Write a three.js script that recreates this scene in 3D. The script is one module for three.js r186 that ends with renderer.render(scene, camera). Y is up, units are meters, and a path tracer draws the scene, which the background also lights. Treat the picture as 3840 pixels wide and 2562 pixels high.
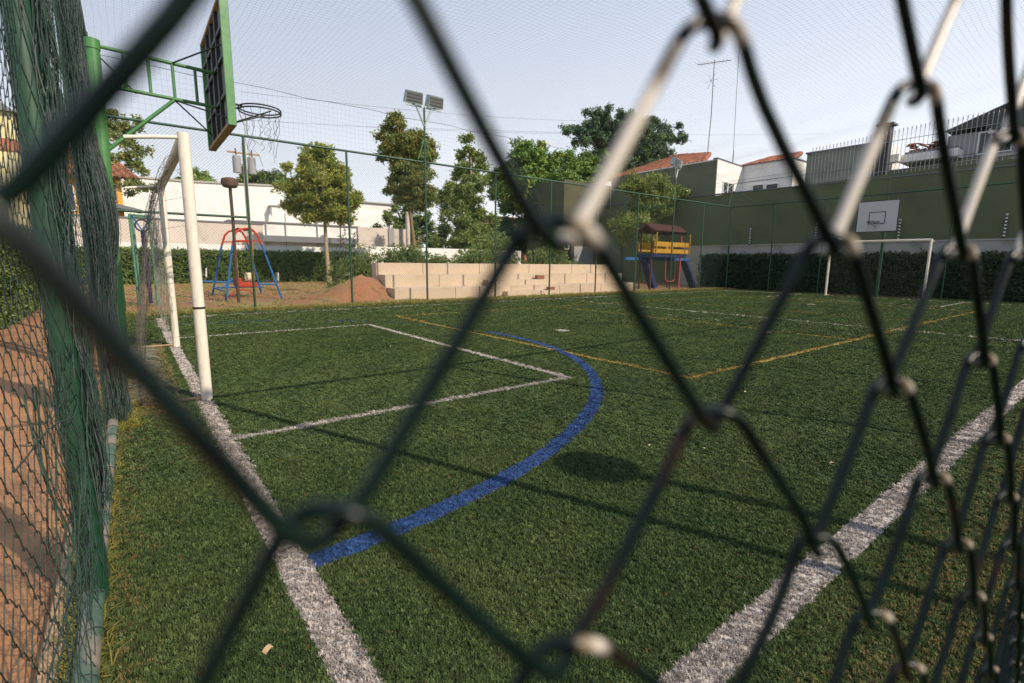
import * as THREE from 'three';
import { mergeGeometries } from 'three/addons/utils/BufferGeometryUtils.js';
import { RoundedBoxGeometry } from 'three/addons/geometries/RoundedBoxGeometry.js';

// ---------- camera, sky, sun, exposure ----------
const scene = new THREE.Scene();
const H = 1.283;
const camera = new THREE.PerspectiveCamera(69.5, 1024 / 683, 0.01, 2000);
{
  const yaw = THREE.MathUtils.degToRad(37.724), pitch = THREE.MathUtils.degToRad(-9.025), roll = THREE.MathUtils.degToRad(0.53);
  const fwd = new THREE.Vector3(Math.sin(yaw) * Math.cos(pitch), Math.sin(pitch), -Math.cos(yaw) * Math.cos(pitch));
  const right = new THREE.Vector3(Math.cos(yaw), 0, Math.sin(yaw)), up = new THREE.Vector3().crossVectors(right, fwd);
  const r2 = right.clone().multiplyScalar(Math.cos(roll)).addScaledVector(up, Math.sin(roll));
  const u2 = up.clone().multiplyScalar(Math.cos(roll)).addScaledVector(right, -Math.sin(roll));
  camera.quaternion.setFromRotationMatrix(new THREE.Matrix4().makeBasis(r2, u2, fwd.clone().negate()));
  camera.position.set(0, H, 0);
  camera.focus = 6.5; camera.userData.fStop = 6.8;
}
scene.add(camera);
const SUN = new THREE.Vector3(0.29, 0.622, 0.727).normalize();
{
  const w = 512, h = 256, d = new Float32Array(w * h * 4);
  for (let j = 0; j < h; j++) for (let i = 0; i < w; i++) {
    const el = ((j + 0.5) / h - 0.5) * Math.PI, az = ((i + 0.5) / w - 0.5) * 2 * Math.PI;
    const v = new THREE.Vector3(Math.cos(el) * Math.cos(az), Math.sin(el), Math.cos(el) * Math.sin(az));
    const s = Math.max(0, Math.sin(el)), t = Math.pow(1 - s, 2.6);
    let r = 0.40 + 0.92 * t, g = 0.50 + 0.86 * t, b = 0.72 + 0.68 * t;
    const c = v.dot(SUN), ph = 0.80 + 0.34 * Math.pow(0.5 + 0.5 * c, 1.6) + 0.5 * Math.pow(Math.max(0, c), 24);
    const side = Math.max(0, v.x) * Math.max(0, 1 - s) * 0.16;
    r = r * ph + side * 1.1; g = g * ph + side; b = b * ph + side * 0.8;
    if (el < 0) { const q = Math.min(1, -el * 6); r = r * (1 - q) + 0.16 * q; g = g * (1 - q) + 0.14 * q; b = b * (1 - q) + 0.1 * q; }
    d.set([r, g, b, 1], (j * w + i) * 4);
  }
  const t = new THREE.DataTexture(d, w, h, THREE.RGBAFormat, THREE.FloatType);
  t.mapping = THREE.EquirectangularReflectionMapping; t.magFilter = t.minFilter = THREE.LinearFilter; t.needsUpdate = true;
  scene.background = t; scene.environment = t;
}
const sun = new THREE.DirectionalLight(new THREE.Color(1.0, 0.87, 0.70), 5);
sun.position.copy(SUN).multiplyScalar(60).add(new THREE.Vector3(12, 0, -8)); sun.target.position.set(12, 0, -8);
sun.castShadow = true; sun.shadow.radius = 1; sun.shadow.mapSize.set(4096, 4096);
Object.assign(sun.shadow.camera, { left: -30, right: 30, top: 30, bottom: -30, near: 1, far: 140 });
scene.add(sun, sun.target);
const renderer = new THREE.WebGLRenderer({ antialias: true });
renderer.setSize(1024, 683);
renderer.toneMapping = THREE.LinearToneMapping; renderer.toneMappingExposure = 1.0;
renderer.shadowMap.enabled = true;

// ---------- helpers ----------
let seed = 7;
const rnd = () => { seed = (seed + 0x6D2B79F5) | 0; let t = Math.imul(seed ^ (seed >>> 15), 1 | seed); t = (t + Math.imul(t ^ (t >>> 7), 61 | t)) ^ t; return ((t ^ (t >>> 14)) >>> 0) / 4294967296; };
const rr = (a, b) => a + (b - a) * rnd(), gauss = () => (rnd() + rnd() + rnd() + rnd() - 2) * 0.87;
const V = (x, y, z) => new THREE.Vector3(x, y, z);
const used = new Map();
function numbered(n) { const k = used.get(n) || 0; used.set(n, k + 1); return k ? `${n}_${String(k).padStart(3, '0')}` : n; }
const shade = o => { o.traverse(c => { if (c.isMesh) { c.castShadow = c.receiveShadow = true; } }); return o; };
function tag(o, label, category, group) { o.userData.label = label; o.userData.category = category; if (group) o.userData.group = group; return o; }
function thing(name, label, category, p = [0, 0, 0], turn = 0, group) {
  const o = new THREE.Group(); o.name = numbered(name); o.position.set(...p); o.rotation.y = turn; scene.add(o);
  return tag(o, label, category, group);
}
function merged(list) {
  if (!Array.isArray(list)) return list;
  const any = list.some(g => !g.index);
  const l = list.map(g => { g = any && g.index ? g.toNonIndexed() : g; for (const k of Object.keys(g.attributes)) if (!['position', 'normal', 'uv', 'color'].includes(k)) g.deleteAttribute(k); return g; });
  return l.length === 1 ? l[0] : mergeGeometries(l);
}
function part(name, geo, mat, parent, kind) {
  const m = new THREE.Mesh(merged(geo), mat);
  m.name = parent === scene ? numbered(name) : name; m.castShadow = m.receiveShadow = true;
  if (kind) m.userData.kind = kind;
  parent.add(m); return m;
}
const struct = (name, geo, mat) => part(name, geo, mat, scene, 'structure');
function copyOf(o, label, p, turn = 0) { const c = o.clone(); c.name = numbered(o.name.replace(/_\d{3}$/, '')); c.userData = { ...o.userData, label }; c.position.set(...p); c.rotation.y = turn; scene.add(c); return c; }
// planar uv in metres, by face direction
function metres(g) {
  g = g.index ? g.toNonIndexed() : g;
  const p = g.attributes.position, n = g.attributes.normal, uv = new Float32Array(p.count * 2);
  for (let i = 0; i < p.count; i++) {
    const ax = Math.abs(n.getX(i)), ay = Math.abs(n.getY(i)), az = Math.abs(n.getZ(i));
    const [u, v] = ay > ax && ay > az ? [p.getX(i), p.getZ(i)] : ax > az ? [p.getZ(i), p.getY(i)] : [p.getX(i), p.getY(i)];
    uv[2 * i] = u; uv[2 * i + 1] = v;
  }
  g.setAttribute('uv', new THREE.BufferAttribute(uv, 2)); return g;
}
// box from min/max corners, edges softened when bevel > 0
function box(x0, x1, y0, y1, z0, z1, bevel = 0) {
  const w = x1 - x0, h = y1 - y0, d = z1 - z0;
  const g = bevel ? new RoundedBoxGeometry(w, h, d, 1, bevel) : new THREE.BoxGeometry(w, h, d);
  g.translate((x0 + x1) / 2, (y0 + y1) / 2, (z0 + z1) / 2); return metres(g);
}
function prism(pts, z0, z1) { // polygon in x,y extruded along z
  const s = new THREE.Shape(pts.map(p => new THREE.Vector2(p[0], p[1])));
  const g = new THREE.ExtrudeGeometry(s, { depth: z1 - z0, bevelEnabled: false }); g.translate(0, 0, z0); return metres(g);
}
class Tubes { // many tubes in one geometry
  constructor() { this.p = []; this.n = []; this.c = []; this.i = []; this.uv = []; this.col = false; }
  add(pts, r, seg = 6, colf, caps = true) {
    const N = pts.length, R = Array.isArray(r) ? r : null, base = this.p.length / 3;
    let prevN = null, len = 0;
    for (let k = 0; k < N; k++) {
      const a = pts[Math.max(0, k - 1)], b = pts[Math.min(N - 1, k + 1)];
      const t = V(b.x - a.x, b.y - a.y, b.z - a.z).normalize();
      let nn = prevN ? prevN.clone().addScaledVector(t, -prevN.dot(t)) : (Math.abs(t.y) < 0.9 ? V(0, 1, 0) : V(1, 0, 0)).cross(t);
      nn.normalize(); prevN = nn; const bb = t.clone().cross(nn);
      if (k) len += pts[k].distanceTo(pts[k - 1]);
      const rad = R ? R[k] : r;
      for (let s = 0; s < seg; s++) {
        const an = s / seg * 2 * Math.PI, ca = Math.cos(an), sa = Math.sin(an);
        const nx = nn.x * ca + bb.x * sa, ny = nn.y * ca + bb.y * sa, nz = nn.z * ca + bb.z * sa;
        this.p.push(pts[k].x + nx * rad, pts[k].y + ny * rad, pts[k].z + nz * rad); this.n.push(nx, ny, nz);
        this.uv.push(s / seg * Math.max(0.1, 6.28 * rad), len);
        if (colf) { this.col = true; this.c.push(...colf(pts[k], k, an)); }
      }
    }
    for (let k = 0; k < N - 1; k++) for (let s = 0; s < seg; s++) {
      const a = base + k * seg + s, b = base + k * seg + (s + 1) % seg, c = a + seg, d = b + seg;
      this.i.push(a, b, c, b, d, c);
    }
    if (caps && seg > 3) for (let s = 1; s < seg - 1; s++) { const e = base + (N - 1) * seg; this.i.push(base, base + s + 1, base + s, e, e + s, e + s + 1); }
    return this;
  }
  line(a, b, r, seg = 6) { return this.add([V(...a), V(...b)], r, seg); }
  build() {
    const g = new THREE.BufferGeometry();
    g.setAttribute('position', new THREE.Float32BufferAttribute(this.p, 3)); g.setAttribute('normal', new THREE.Float32BufferAttribute(this.n, 3));
    g.setAttribute('uv', new THREE.Float32BufferAttribute(this.uv, 2));
    if (this.col) g.setAttribute('color', new THREE.Float32BufferAttribute(this.c, 3));
    g.setIndex(this.i); return g;
  }
}
const rod = (a, b, r, seg = 8) => new Tubes().line(a, b, r, seg).build();
const bend = (pts, r, seg = 8) => new Tubes().add(pts.map(p => V(...p)), r, seg).build();
// periodic value noise
function noiser(s) {
  const tab = new Float32Array(65536); let q = s * 7919 + 1;
  for (let i = 0; i < 65536; i++) { q = (Math.imul(q, 1664525) + 1013904223) >>> 0; tab[i] = q / 4294967296; }
  return (x, y, per) => {
    const xi = Math.floor(x), yi = Math.floor(y), fx = x - xi, fy = y - yi, u = fx * fx * (3 - 2 * fx), v = fy * fy * (3 - 2 * fy);
    const m = a => ((a % per) + per) % per, at = (a, b) => tab[(m(a) * 251 + m(b) * 1009 + per * 13) & 65535];
    return (at(xi, yi) * (1 - u) + at(xi + 1, yi) * u) * (1 - v) + (at(xi, yi + 1) * (1 - u) + at(xi + 1, yi + 1) * u) * v;
  };
}
const N1 = noiser(3), N2 = noiser(11);
const fbm = (n, u, v, p, oct) => { let s = 0, a = 0.5, t = 0; for (let o = 0; o < oct; o++) { s += a * n(u * p, v * p, p); t += a; a *= 0.5; p *= 2; } return s / t; };
function tex(size, fn, metresWide, srgb = true) {
  const d = new Uint8Array(size * size * 4);
  for (let j = 0; j < size; j++) for (let i = 0; i < size; i++) {
    const c = fn(i / size, j / size); const k = (j * size + i) * 4;
    for (let q = 0; q < 3; q++) { let v = Math.max(0, Math.min(1, Array.isArray(c) ? c[q] : c)); if (srgb) v = v <= 0.0031308 ? v * 12.92 : 1.055 * Math.pow(v, 1 / 2.4) - 0.055; d[k + q] = v * 255; }
    d[k + 3] = 255;
  }
  const t = new THREE.DataTexture(d, size, size); t.wrapS = t.wrapT = THREE.RepeatWrapping; t.magFilter = THREE.LinearFilter; t.minFilter = THREE.LinearMipmapLinearFilter; t.generateMipmaps = true;
  if (srgb) t.colorSpace = THREE.SRGBColorSpace; t.repeat.set(1 / metresWide, 1 / metresWide); t.needsUpdate = true; return t;
}
const mixc = (a, b, t) => a.map((v, i) => v + (b[i] - v) * Math.max(0, Math.min(1, t)));
const rgb = (r, g, b) => new THREE.Color().setRGB(r, g, b);
const std = (c, rough = 0.8, o = {}) => new THREE.MeshStandardMaterial({ color: c ? rgb(...c) : rgb(1, 1, 1), roughness: rough, ...o });
const grain = tex(512, (u, v) => 0.5 * fbm(N1, u, v, 6, 6) + 0.5 * N2(u * 160, v * 160, 160), 2, false);
const mottled = (c, amt, m = 3, dirt = [0.16, 0.12, 0.08], da = 0.5) => tex(512, (u, v) => {
  const f = fbm(N1, u, v, 4, 6), e = N2(u * 200, v * 200, 200), q = fbm(N2, u, v, 8, 5);
  return mixc(c.map(x => x * (1 + amt * (f - 0.5) * 2 + amt * 0.5 * (e - 0.5))), dirt, da * Math.max(0, q - 0.52) * 2.4);
}, m);
const wallMat = (c, amt = 0.12, m = 4, dirt, da = 0.3) => new THREE.MeshStandardMaterial({ map: mottled(c, amt, m, dirt, da), bumpMap: grain, bumpScale: 0.006, roughness: 0.9 });
const M = {
  white: wallMat([0.8, 0.78, 0.74], 0.05, 5, [0.42, 0.38, 0.33], 0.4), wallGreen: wallMat([0.122, 0.138, 0.07], 0.14, 6, [0.07, 0.07, 0.045], 0.5), wallGrey: wallMat([0.24, 0.26, 0.215], 0.14, 4, [0.1, 0.1, 0.08], 0.6),
  wallOlive: wallMat([0.15, 0.155, 0.1], 0.14, 5, [0.07, 0.07, 0.05], 0.6), wallPaintedShade: wallMat([0.088, 0.084, 0.045], 0.18, 4, [0.04, 0.035, 0.02], 0.8), ledge: wallMat([0.42, 0.40, 0.36], 0.12, 3, [0.15, 0.14, 0.12], 0.6),  // shade is put into the darkest olive, for the garage house wall
  concrete: wallMat([0.62, 0.49, 0.355], 0.09, 3.1, [0.42, 0.28, 0.16], 0.55), pink: wallMat([0.62, 0.54, 0.47], 0.12, 4, [0.3, 0.26, 0.22], 0.5),
  yellow: wallMat([0.72, 0.37, 0.05], 0.08, 4), pale: wallMat([0.62, 0.56, 0.3], 0.08, 4), brick: wallMat([0.3, 0.13, 0.07], 0.2, 1.5),
  tile: new THREE.MeshStandardMaterial({ map: mottled([0.34, 0.125, 0.06], 0.35, 1.6, [0.10, 0.06, 0.045], 0.9), roughness: 0.9, vertexColors: true }),
  dark: std([0.03, 0.03, 0.032], 0.6), grey: std([0.3, 0.3, 0.31], 0.7), roofGrey: std([0.16, 0.16, 0.17], 0.7),
  glass: std([0.03, 0.04, 0.05], 0.12),
  green: new THREE.MeshPhysicalMaterial({ map: mottled([0.011, 0.062, 0.028], 0.45, 0.5, [0.06, 0.08, 0.05], 0.8), roughness: 0.5, clearcoat: 0.25, clearcoatRoughness: 0.5 }),
  greenBright: new THREE.MeshPhysicalMaterial({ map: mottled([0.06, 0.21, 0.055], 0.3, 0.7, [0.16, 0.18, 0.10], 0.5), roughness: 0.5, clearcoat: 0.3, clearcoatRoughness: 0.4 }),
  greenPale: std([0.1, 0.24, 0.15], 0.6), pipe: new THREE.MeshPhysicalMaterial({ color: rgb(1, 1, 1), vertexColors: true, bumpMap: grain, bumpScale: 0.002, roughness: 0.5 }),
  wire: new THREE.MeshPhysicalMaterial({ color: rgb(1, 1, 1), vertexColors: true, roughness: 0.28, metalness: 0, ior: 1.32, specularIntensity: 1 }),
  wireFar: std([0.03, 0.085, 0.06], 0.55), cord: std([0.03, 0.035, 0.035], 0.8), cordGreen: std([0.035, 0.075, 0.055], 0.8), cordGrey: std([0.13, 0.14, 0.14], 0.85), cordPale: std([0.42, 0.40, 0.33], 0.9), cordBrown: std([0.16, 0.14, 0.11], 0.9),
  postWhite: new THREE.MeshPhysicalMaterial({ map: mottled([0.78, 0.7, 0.58], 0.1, 0.6, [0.35, 0.24, 0.15], 0.6), roughness: 0.45, clearcoat: 0.3, clearcoatRoughness: 0.4 }),
  boardBack: wallMat([0.2, 0.2, 0.2], 0.3, 0.8, [0.06, 0.06, 0.06], 0.8), boardFront: std([0.7, 0.7, 0.7], 0.55), steelDark: std([0.022, 0.03, 0.024], 0.5), wood: wallMat([0.42, 0.27, 0.15], 0.3, 0.5, [0.2, 0.12, 0.06], 0.6),
  blue: wallMat([0.02, 0.13, 0.36], 0.25, 0.5, [0.1, 0.08, 0.06], 0.9), red: wallMat([0.5, 0.045, 0.022], 0.25, 0.5, [0.22, 0.1, 0.07], 0.9), cream: std([0.75, 0.66, 0.42], 0.5), yellowPaint: wallMat([0.52, 0.27, 0.02], 0.25, 0.8, [0.3, 0.16, 0.05], 0.8), pinkPaint: std([0.5, 0.07, 0.10], 0.6), navy: wallMat([0.015, 0.02, 0.10], 0.3, 0.7, [0.05, 0.05, 0.06], 0.7), darkRed: wallMat([0.10, 0.026, 0.022], 0.35, 0.7, [0.06, 0.04, 0.03], 0.8),
  rust: std([0.085, 0.045, 0.028], 0.75), lampBrown: std([0.12, 0.06, 0.035], 0.7), alu: std([0.35, 0.42, 0.40], 0.5, { metalness: 0.4 }), steel: std([0.12, 0.12, 0.12], 0.5, { metalness: 0.5 }), lens: new THREE.MeshPhysicalMaterial({ color: rgb(0.13, 0.14, 0.14), roughness: 0.2, clearcoat: 0.6 }),
  bark: new THREE.MeshStandardMaterial({ map: mottled([0.24, 0.17, 0.09], 0.4, 0.6, [0.07, 0.05, 0.03], 0.9), roughness: 0.95 }), barkPale: new THREE.MeshStandardMaterial({ map: mottled([0.38, 0.31, 0.2], 0.4, 0.5, [0.14, 0.11, 0.07], 0.8), roughness: 0.95 }),
  leaf: new THREE.MeshPhysicalMaterial({ color: rgb(1, 1, 1), roughness: 0.55, transmission: 0.4, thickness: 0, side: THREE.DoubleSide }),
  leafSolid: new THREE.MeshStandardMaterial({ color: rgb(1, 1, 1), roughness: 0.6, side: THREE.DoubleSide }),
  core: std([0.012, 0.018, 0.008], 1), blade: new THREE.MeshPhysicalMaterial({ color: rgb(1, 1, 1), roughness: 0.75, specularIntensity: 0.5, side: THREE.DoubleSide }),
  stripeBlack: std([0.02, 0.02, 0.02], 0.6), stripeWhite: std([0.7, 0.7, 0.68], 0.6),
};

// ---------- ground, turf and its markings ----------
const soil = tex(1024, (u, v) => {
  const f = fbm(N1, u, v, 5, 7), g = fbm(N2, u, v, 9, 5), e = N1(u * 300, v * 300, 300), s = N2(u * 90, v * 90, 90);
  let c = mixc([0.40, 0.165, 0.075], [0.29, 0.16, 0.085], f * 1.6 - 0.3);
  c = mixc(c, mixc([0.2, 0.18, 0.05], [0.38, 0.3, 0.11], e), (g - 0.5) * 5);
  return c.map(x => x * (0.7 + 0.5 * e + 0.15 * s));
}, 6);
const groundMat = new THREE.MeshStandardMaterial({ map: soil, bumpMap: grain, bumpScale: 0.03, roughness: 1 });
{
  const g = new THREE.PlaneGeometry(900, 900); g.rotateX(-Math.PI / 2); g.translate(0, -0.25, 0);
  struct('ground', metres(g), new THREE.MeshStandardMaterial({ map: mottled([0.17, 0.14, 0.09], 0.25, 9), roughness: 1 }));
}
// heights of the playground beyond the far fence
const smooth = (a, b, x) => { const t = Math.max(0, Math.min(1, (x - a) / (b - a))); return t * t * (3 - 2 * t); };
function groundY(x, z) {
  let y = 0.012 + 0.10 * smooth(-17, -22, z);
  const mx = (x - 6.35) / 1.15, mz = (z + 16.75) / 1.0;
  y += (0.78 + 0.5 * (fbm(N2, x * 0.02 + 5, z * 0.02 + 5, 64, 5) - 0.5)) * Math.exp(-(mx * mx) * (x > 6.35 ? 0.5 : 0.9) - mz * mz * (z > -16.75 ? 1.25 : 0.35)) * smooth(-14.95, -15.6, z);
  y = Math.max(y, 1.17 * smooth(6.95, 7.5, x) * smooth(20.2, 19.3, x) * smooth(-17.0, -17.25, z) * smooth(-23.5, -22, z));
  return y + 0.05 * (fbm(N1, x * 0.11 + 9, z * 0.11 + 9, 64, 4) - 0.5) * smooth(-14.9, -15.5, z);
}
function sheet(x0, x1, z0, z1, nx, nz, yf, colf) {
  const g = new THREE.PlaneGeometry(x1 - x0, z1 - z0, nx, nz); g.rotateX(-Math.PI / 2); g.translate((x0 + x1) / 2, 0, (z0 + z1) / 2);
  const p = g.attributes.position, uv = g.attributes.uv, c = [];
  for (let i = 0; i < p.count; i++) { p.setY(i, yf(p.getX(i), p.getZ(i))); uv.setXY(i, p.getX(i), p.getZ(i)); if (colf) c.push(...colf(p.getX(i), p.getZ(i))); }
  if (colf) g.setAttribute('color', new THREE.Float32BufferAttribute(c, 3));
  g.computeVertexNormals(); return g;
}
struct('playground_soil', sheet(-9, 30, -30, -14.05, 260, 150, (x, z) => z > -14.2 ? -0.02 : groundY(x, z)), groundMat);
struct('clay_path', sheet(-2.0, -0.3, -24, 4, 6, 60, () => -0.015), new THREE.MeshStandardMaterial({ map: mottled([0.39, 0.19, 0.085], 0.3, 2.2, [0.18, 0.10, 0.05], 0.8), bumpMap: grain, bumpScale: 0.01, roughness: 0.9 }));
struct('soil_strip', sheet(-0.33, 0.0, -14.6, 4, 2, 60, () => -0.008), groundMat);
// the kinds of markings: x0,x1,z0,z1
const LINES = [
  ['goal_line', 'white', [[0.385, 0.51, -13.4, -0.65]]], ['near_touch_line', 'white', [[0.51, 24.4, -0.785, -0.65]]], ['far_touch_line', 'white', [[0.51, 24.4, -13.42, -13.32]]],
  ['goal_area_line', 'white', [[0.51, 3.90, -3.975, -3.885], [3.80, 3.90, -9.85, -3.975], [0.51, 3.80, -9.85, -9.77]]], ['halfway_line', 'white', [[12.34, 12.44, -13.32, -0.785]]],
  ['far_goal_area_line', 'white', [[20.95, 24.4, -4.23, -4.13], [20.95, 21.05, -9.85, -4.23], [21.05, 24.4, -9.85, -9.77]]], ['far_goal_line', 'white', [[24.4, 24.5, -13.42, -0.65]]],
  ['volleyball_line', 'yellow', [[4.93, 19.8, -3.14, -3.06], [4.93, 19.8, -10.97, -10.89], [4.93, 5.01, -10.89, -3.14], [19.72, 19.8, -10.89, -3.14], [10.0, 10.07, -10.89, -3.14], [14.8, 14.87, -10.89, -3.14]]],
  ['short_dash', 'white', [[9.6, 9.85, -4.52, -4.42], [10.8, 10.86, -7.6, -6.1]]],
];
const ARC = { c: [0.38, -6.95], r0: 4.83, r1: 4.955 }, SPOTS = [[6.58, -6.91], [18.19, -6.99]];
function wobble(x, z) { return 0.012 * (N1(x * 9 + 50, z * 9 + 50, 4096) - 0.5); }
const inArc = (A, x, z) => { const d = Math.hypot(x - A.c[0], z - A.c[1]); return d > A.r0 && d < A.r1 && (A === ARC ? x > 0.51 : x < 24.4); };
function zone(x, z) {
  const w = wobble(x, z), X = x + w, Z = z + w;
  for (let k = 0; k < LINES.length; k++) for (const [a, b, c, d] of LINES[k][2]) if (X > a && X < b && Z > c && Z < d) return k;
  if (inArc(ARC, X, Z) && (Z > -7.5 || N1(X * 40 + 9, Z * 40 + 9, 4096) < 0.42)) return 100;
  for (let k = 0; k < 2; k++) if (Math.hypot((X - SPOTS[k][0]), Z - SPOTS[k][1]) < 0.14) return 110 + k;
  return -1;
}
const turfTex = tex(1024, (u, v) => {
  const e = N1(u * 340, v * 340, 340), f = N2(u * 170, v * 170, 170), g = fbm(N1, u, v, 6, 5);
  const t = Math.pow(e * 0.6 + f * 0.4, 1.6);
  return mixc([0.016, 0.024, 0.007], mixc([0.072, 0.106, 0.025], [0.092, 0.132, 0.034], g), t * 1.5);
}, 2.5);
const turfCol = (x, z) => { const f = fbm(N2, x * 0.05 + 3, z * 0.05 + 3, 64, 4), e = fbm(N1, x * 0.02 + 3, z * 0.02 + 3, 64, 3); const s = 0.82 + 0.45 * (f - 0.5) + 0.3 * e; return [s * (0.93 + 0.25 * (f - 0.4)), s, s * 0.97]; };
struct('sports_turf', sheet(-0.18, 26.9, -14.15, 4, 110, 72, () => 0, turfCol), new THREE.MeshPhysicalMaterial({ map: turfTex, bumpMap: turfTex, bumpScale: 0.012, roughness: 1, specularIntensity: 0.25, vertexColors: true }));
const paintMat = (c, dark) => new THREE.MeshStandardMaterial({ map: tex(512, (u, v) => { const e = N1(u * 170, v * 170, 170), f = N2(u * 85, v * 85, 85); return mixc(dark, c, (e * 0.6 + f * 0.4 - 0.2) * 2.6); }, 1.2), bumpMap: turfTex, bumpScale: 0.012, roughness: 0.8 });
const PAINT = { white: paintMat([0.58, 0.52, 0.46], [0.09, 0.08, 0.07]), yellow: paintMat([0.42, 0.28, 0.05], [0.09, 0.08, 0.03]), blue: paintMat([0.022, 0.065, 0.21], [0.008, 0.015, 0.045]) };
const FIB = { white: [[0.62, 0.55, 0.49], [0.36, 0.31, 0.27]], yellow: [[0.46, 0.3, 0.05], [0.25, 0.18, 0.05]], blue: [[0.016, 0.06, 0.19], [0.06, 0.13, 0.30]], green: [[0.044, 0.076, 0.021], [0.090, 0.134, 0.040]] };
const marks = new Map();
LINES.forEach(([n, c, rects], k) => marks.set(k, [struct(n, rects.map(r => sheet(...r, Math.max(1, Math.round((r[1] - r[0]) / 2)), Math.max(1, Math.round((r[3] - r[2]) / 2)), () => 0.004)), PAINT[c]), c]));
function ringSheet(A, a0, a1, n, y) {
  const g = new THREE.RingGeometry(A.r0, A.r1, n, 1, a0, a1 - a0); g.rotateX(-Math.PI / 2); g.translate(A.c[0], y, A.c[1]);
  const p = g.attributes.position, uv = g.attributes.uv; for (let i = 0; i < p.count; i++) uv.setXY(i, p.getX(i), p.getZ(i)); return g;
}
marks.set(100, [struct('three_point_arc', [ringSheet(ARC, -1.545, 0.1, 60, 0.008)], PAINT.blue), 'blue']);
SPOTS.forEach(([x, z], k) => { const g = new THREE.CircleGeometry(0.14, 20); g.rotateX(-Math.PI / 2); g.translate(x, 0.004, z); marks.set(110 + k, [struct('penalty_spot', [g], PAINT.white), 'white']); });
// fibres: tufts of bent blades, thinning out with distance
function tuftGeo(n, hgt, wid, spread, lean) {
  const p = [], nn = [];
  for (let k = 0; k < n; k++) {
    const a = rnd() * 6.283, h = hgt * rr(0.6, 1.1), l = lean * rr(0.3, 1.2), ox = gauss() * spread, oz = gauss() * spread, dx = Math.cos(a), dz = Math.sin(a), w = wid * rr(0.7, 1.2), b = a + 1.57 + rr(-0.5, 0.5), wx = Math.cos(b) * w / 2, wz = Math.sin(b) * w / 2;
    const P0 = [ox, -0.002, oz], P1 = [ox + dx * l * h * 0.35, h * 0.62, oz + dz * l * h * 0.35], P2 = [ox + dx * l * h, h * (1 - 0.25 * l), oz + dz * l * h];
    const A = [P0[0] - wx, P0[1], P0[2] - wz], B = [P0[0] + wx, P0[1], P0[2] + wz], C = [P1[0] - wx * 0.9, P1[1], P1[2] - wz * 0.9], D = [P1[0] + wx * 0.9, P1[1], P1[2] + wz * 0.9];
    p.push(...A, ...B, ...C, ...B, ...D, ...C, ...C, ...D, ...P2);
  }
  const g = new THREE.BufferGeometry(); g.setAttribute('position', new THREE.Float32BufferAttribute(p, 3)); g.computeVertexNormals(); return g;
}
function inst(name, geo, mat, list, parent, kind = 'stuff') { // list of [x,y,z,scale,quaternion,color]
  const m = new THREE.InstancedMesh(geo, mat, list.length), M4 = new THREE.Matrix4(), S = V(1, 1, 1), c = new THREE.Color();
  list.forEach((e, i) => { M4.compose(V(e[0], e[1], e[2]), e[4], Array.isArray(e[3]) ? S.set(...e[3]) : S.setScalar(e[3])); m.setMatrixAt(i, M4); c.setRGB(...e[5]); m.setColorAt(i, c); });
  m.name = parent === scene ? numbered(name) : name; m.castShadow = m.receiveShadow = true; if (kind) m.userData.kind = kind; parent.add(m); return m;
}
const spin = () => new THREE.Quaternion().setFromEuler(new THREE.Euler(rr(-0.25, 0.25), rnd() * 6.283, rr(-0.25, 0.25)));
const anyTurn = () => new THREE.Quaternion().setFromEuler(new THREE.Euler(rr(-1, 1) * 1.2, rnd() * 6.283, rr(-1, 1) * 1.2));
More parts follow.
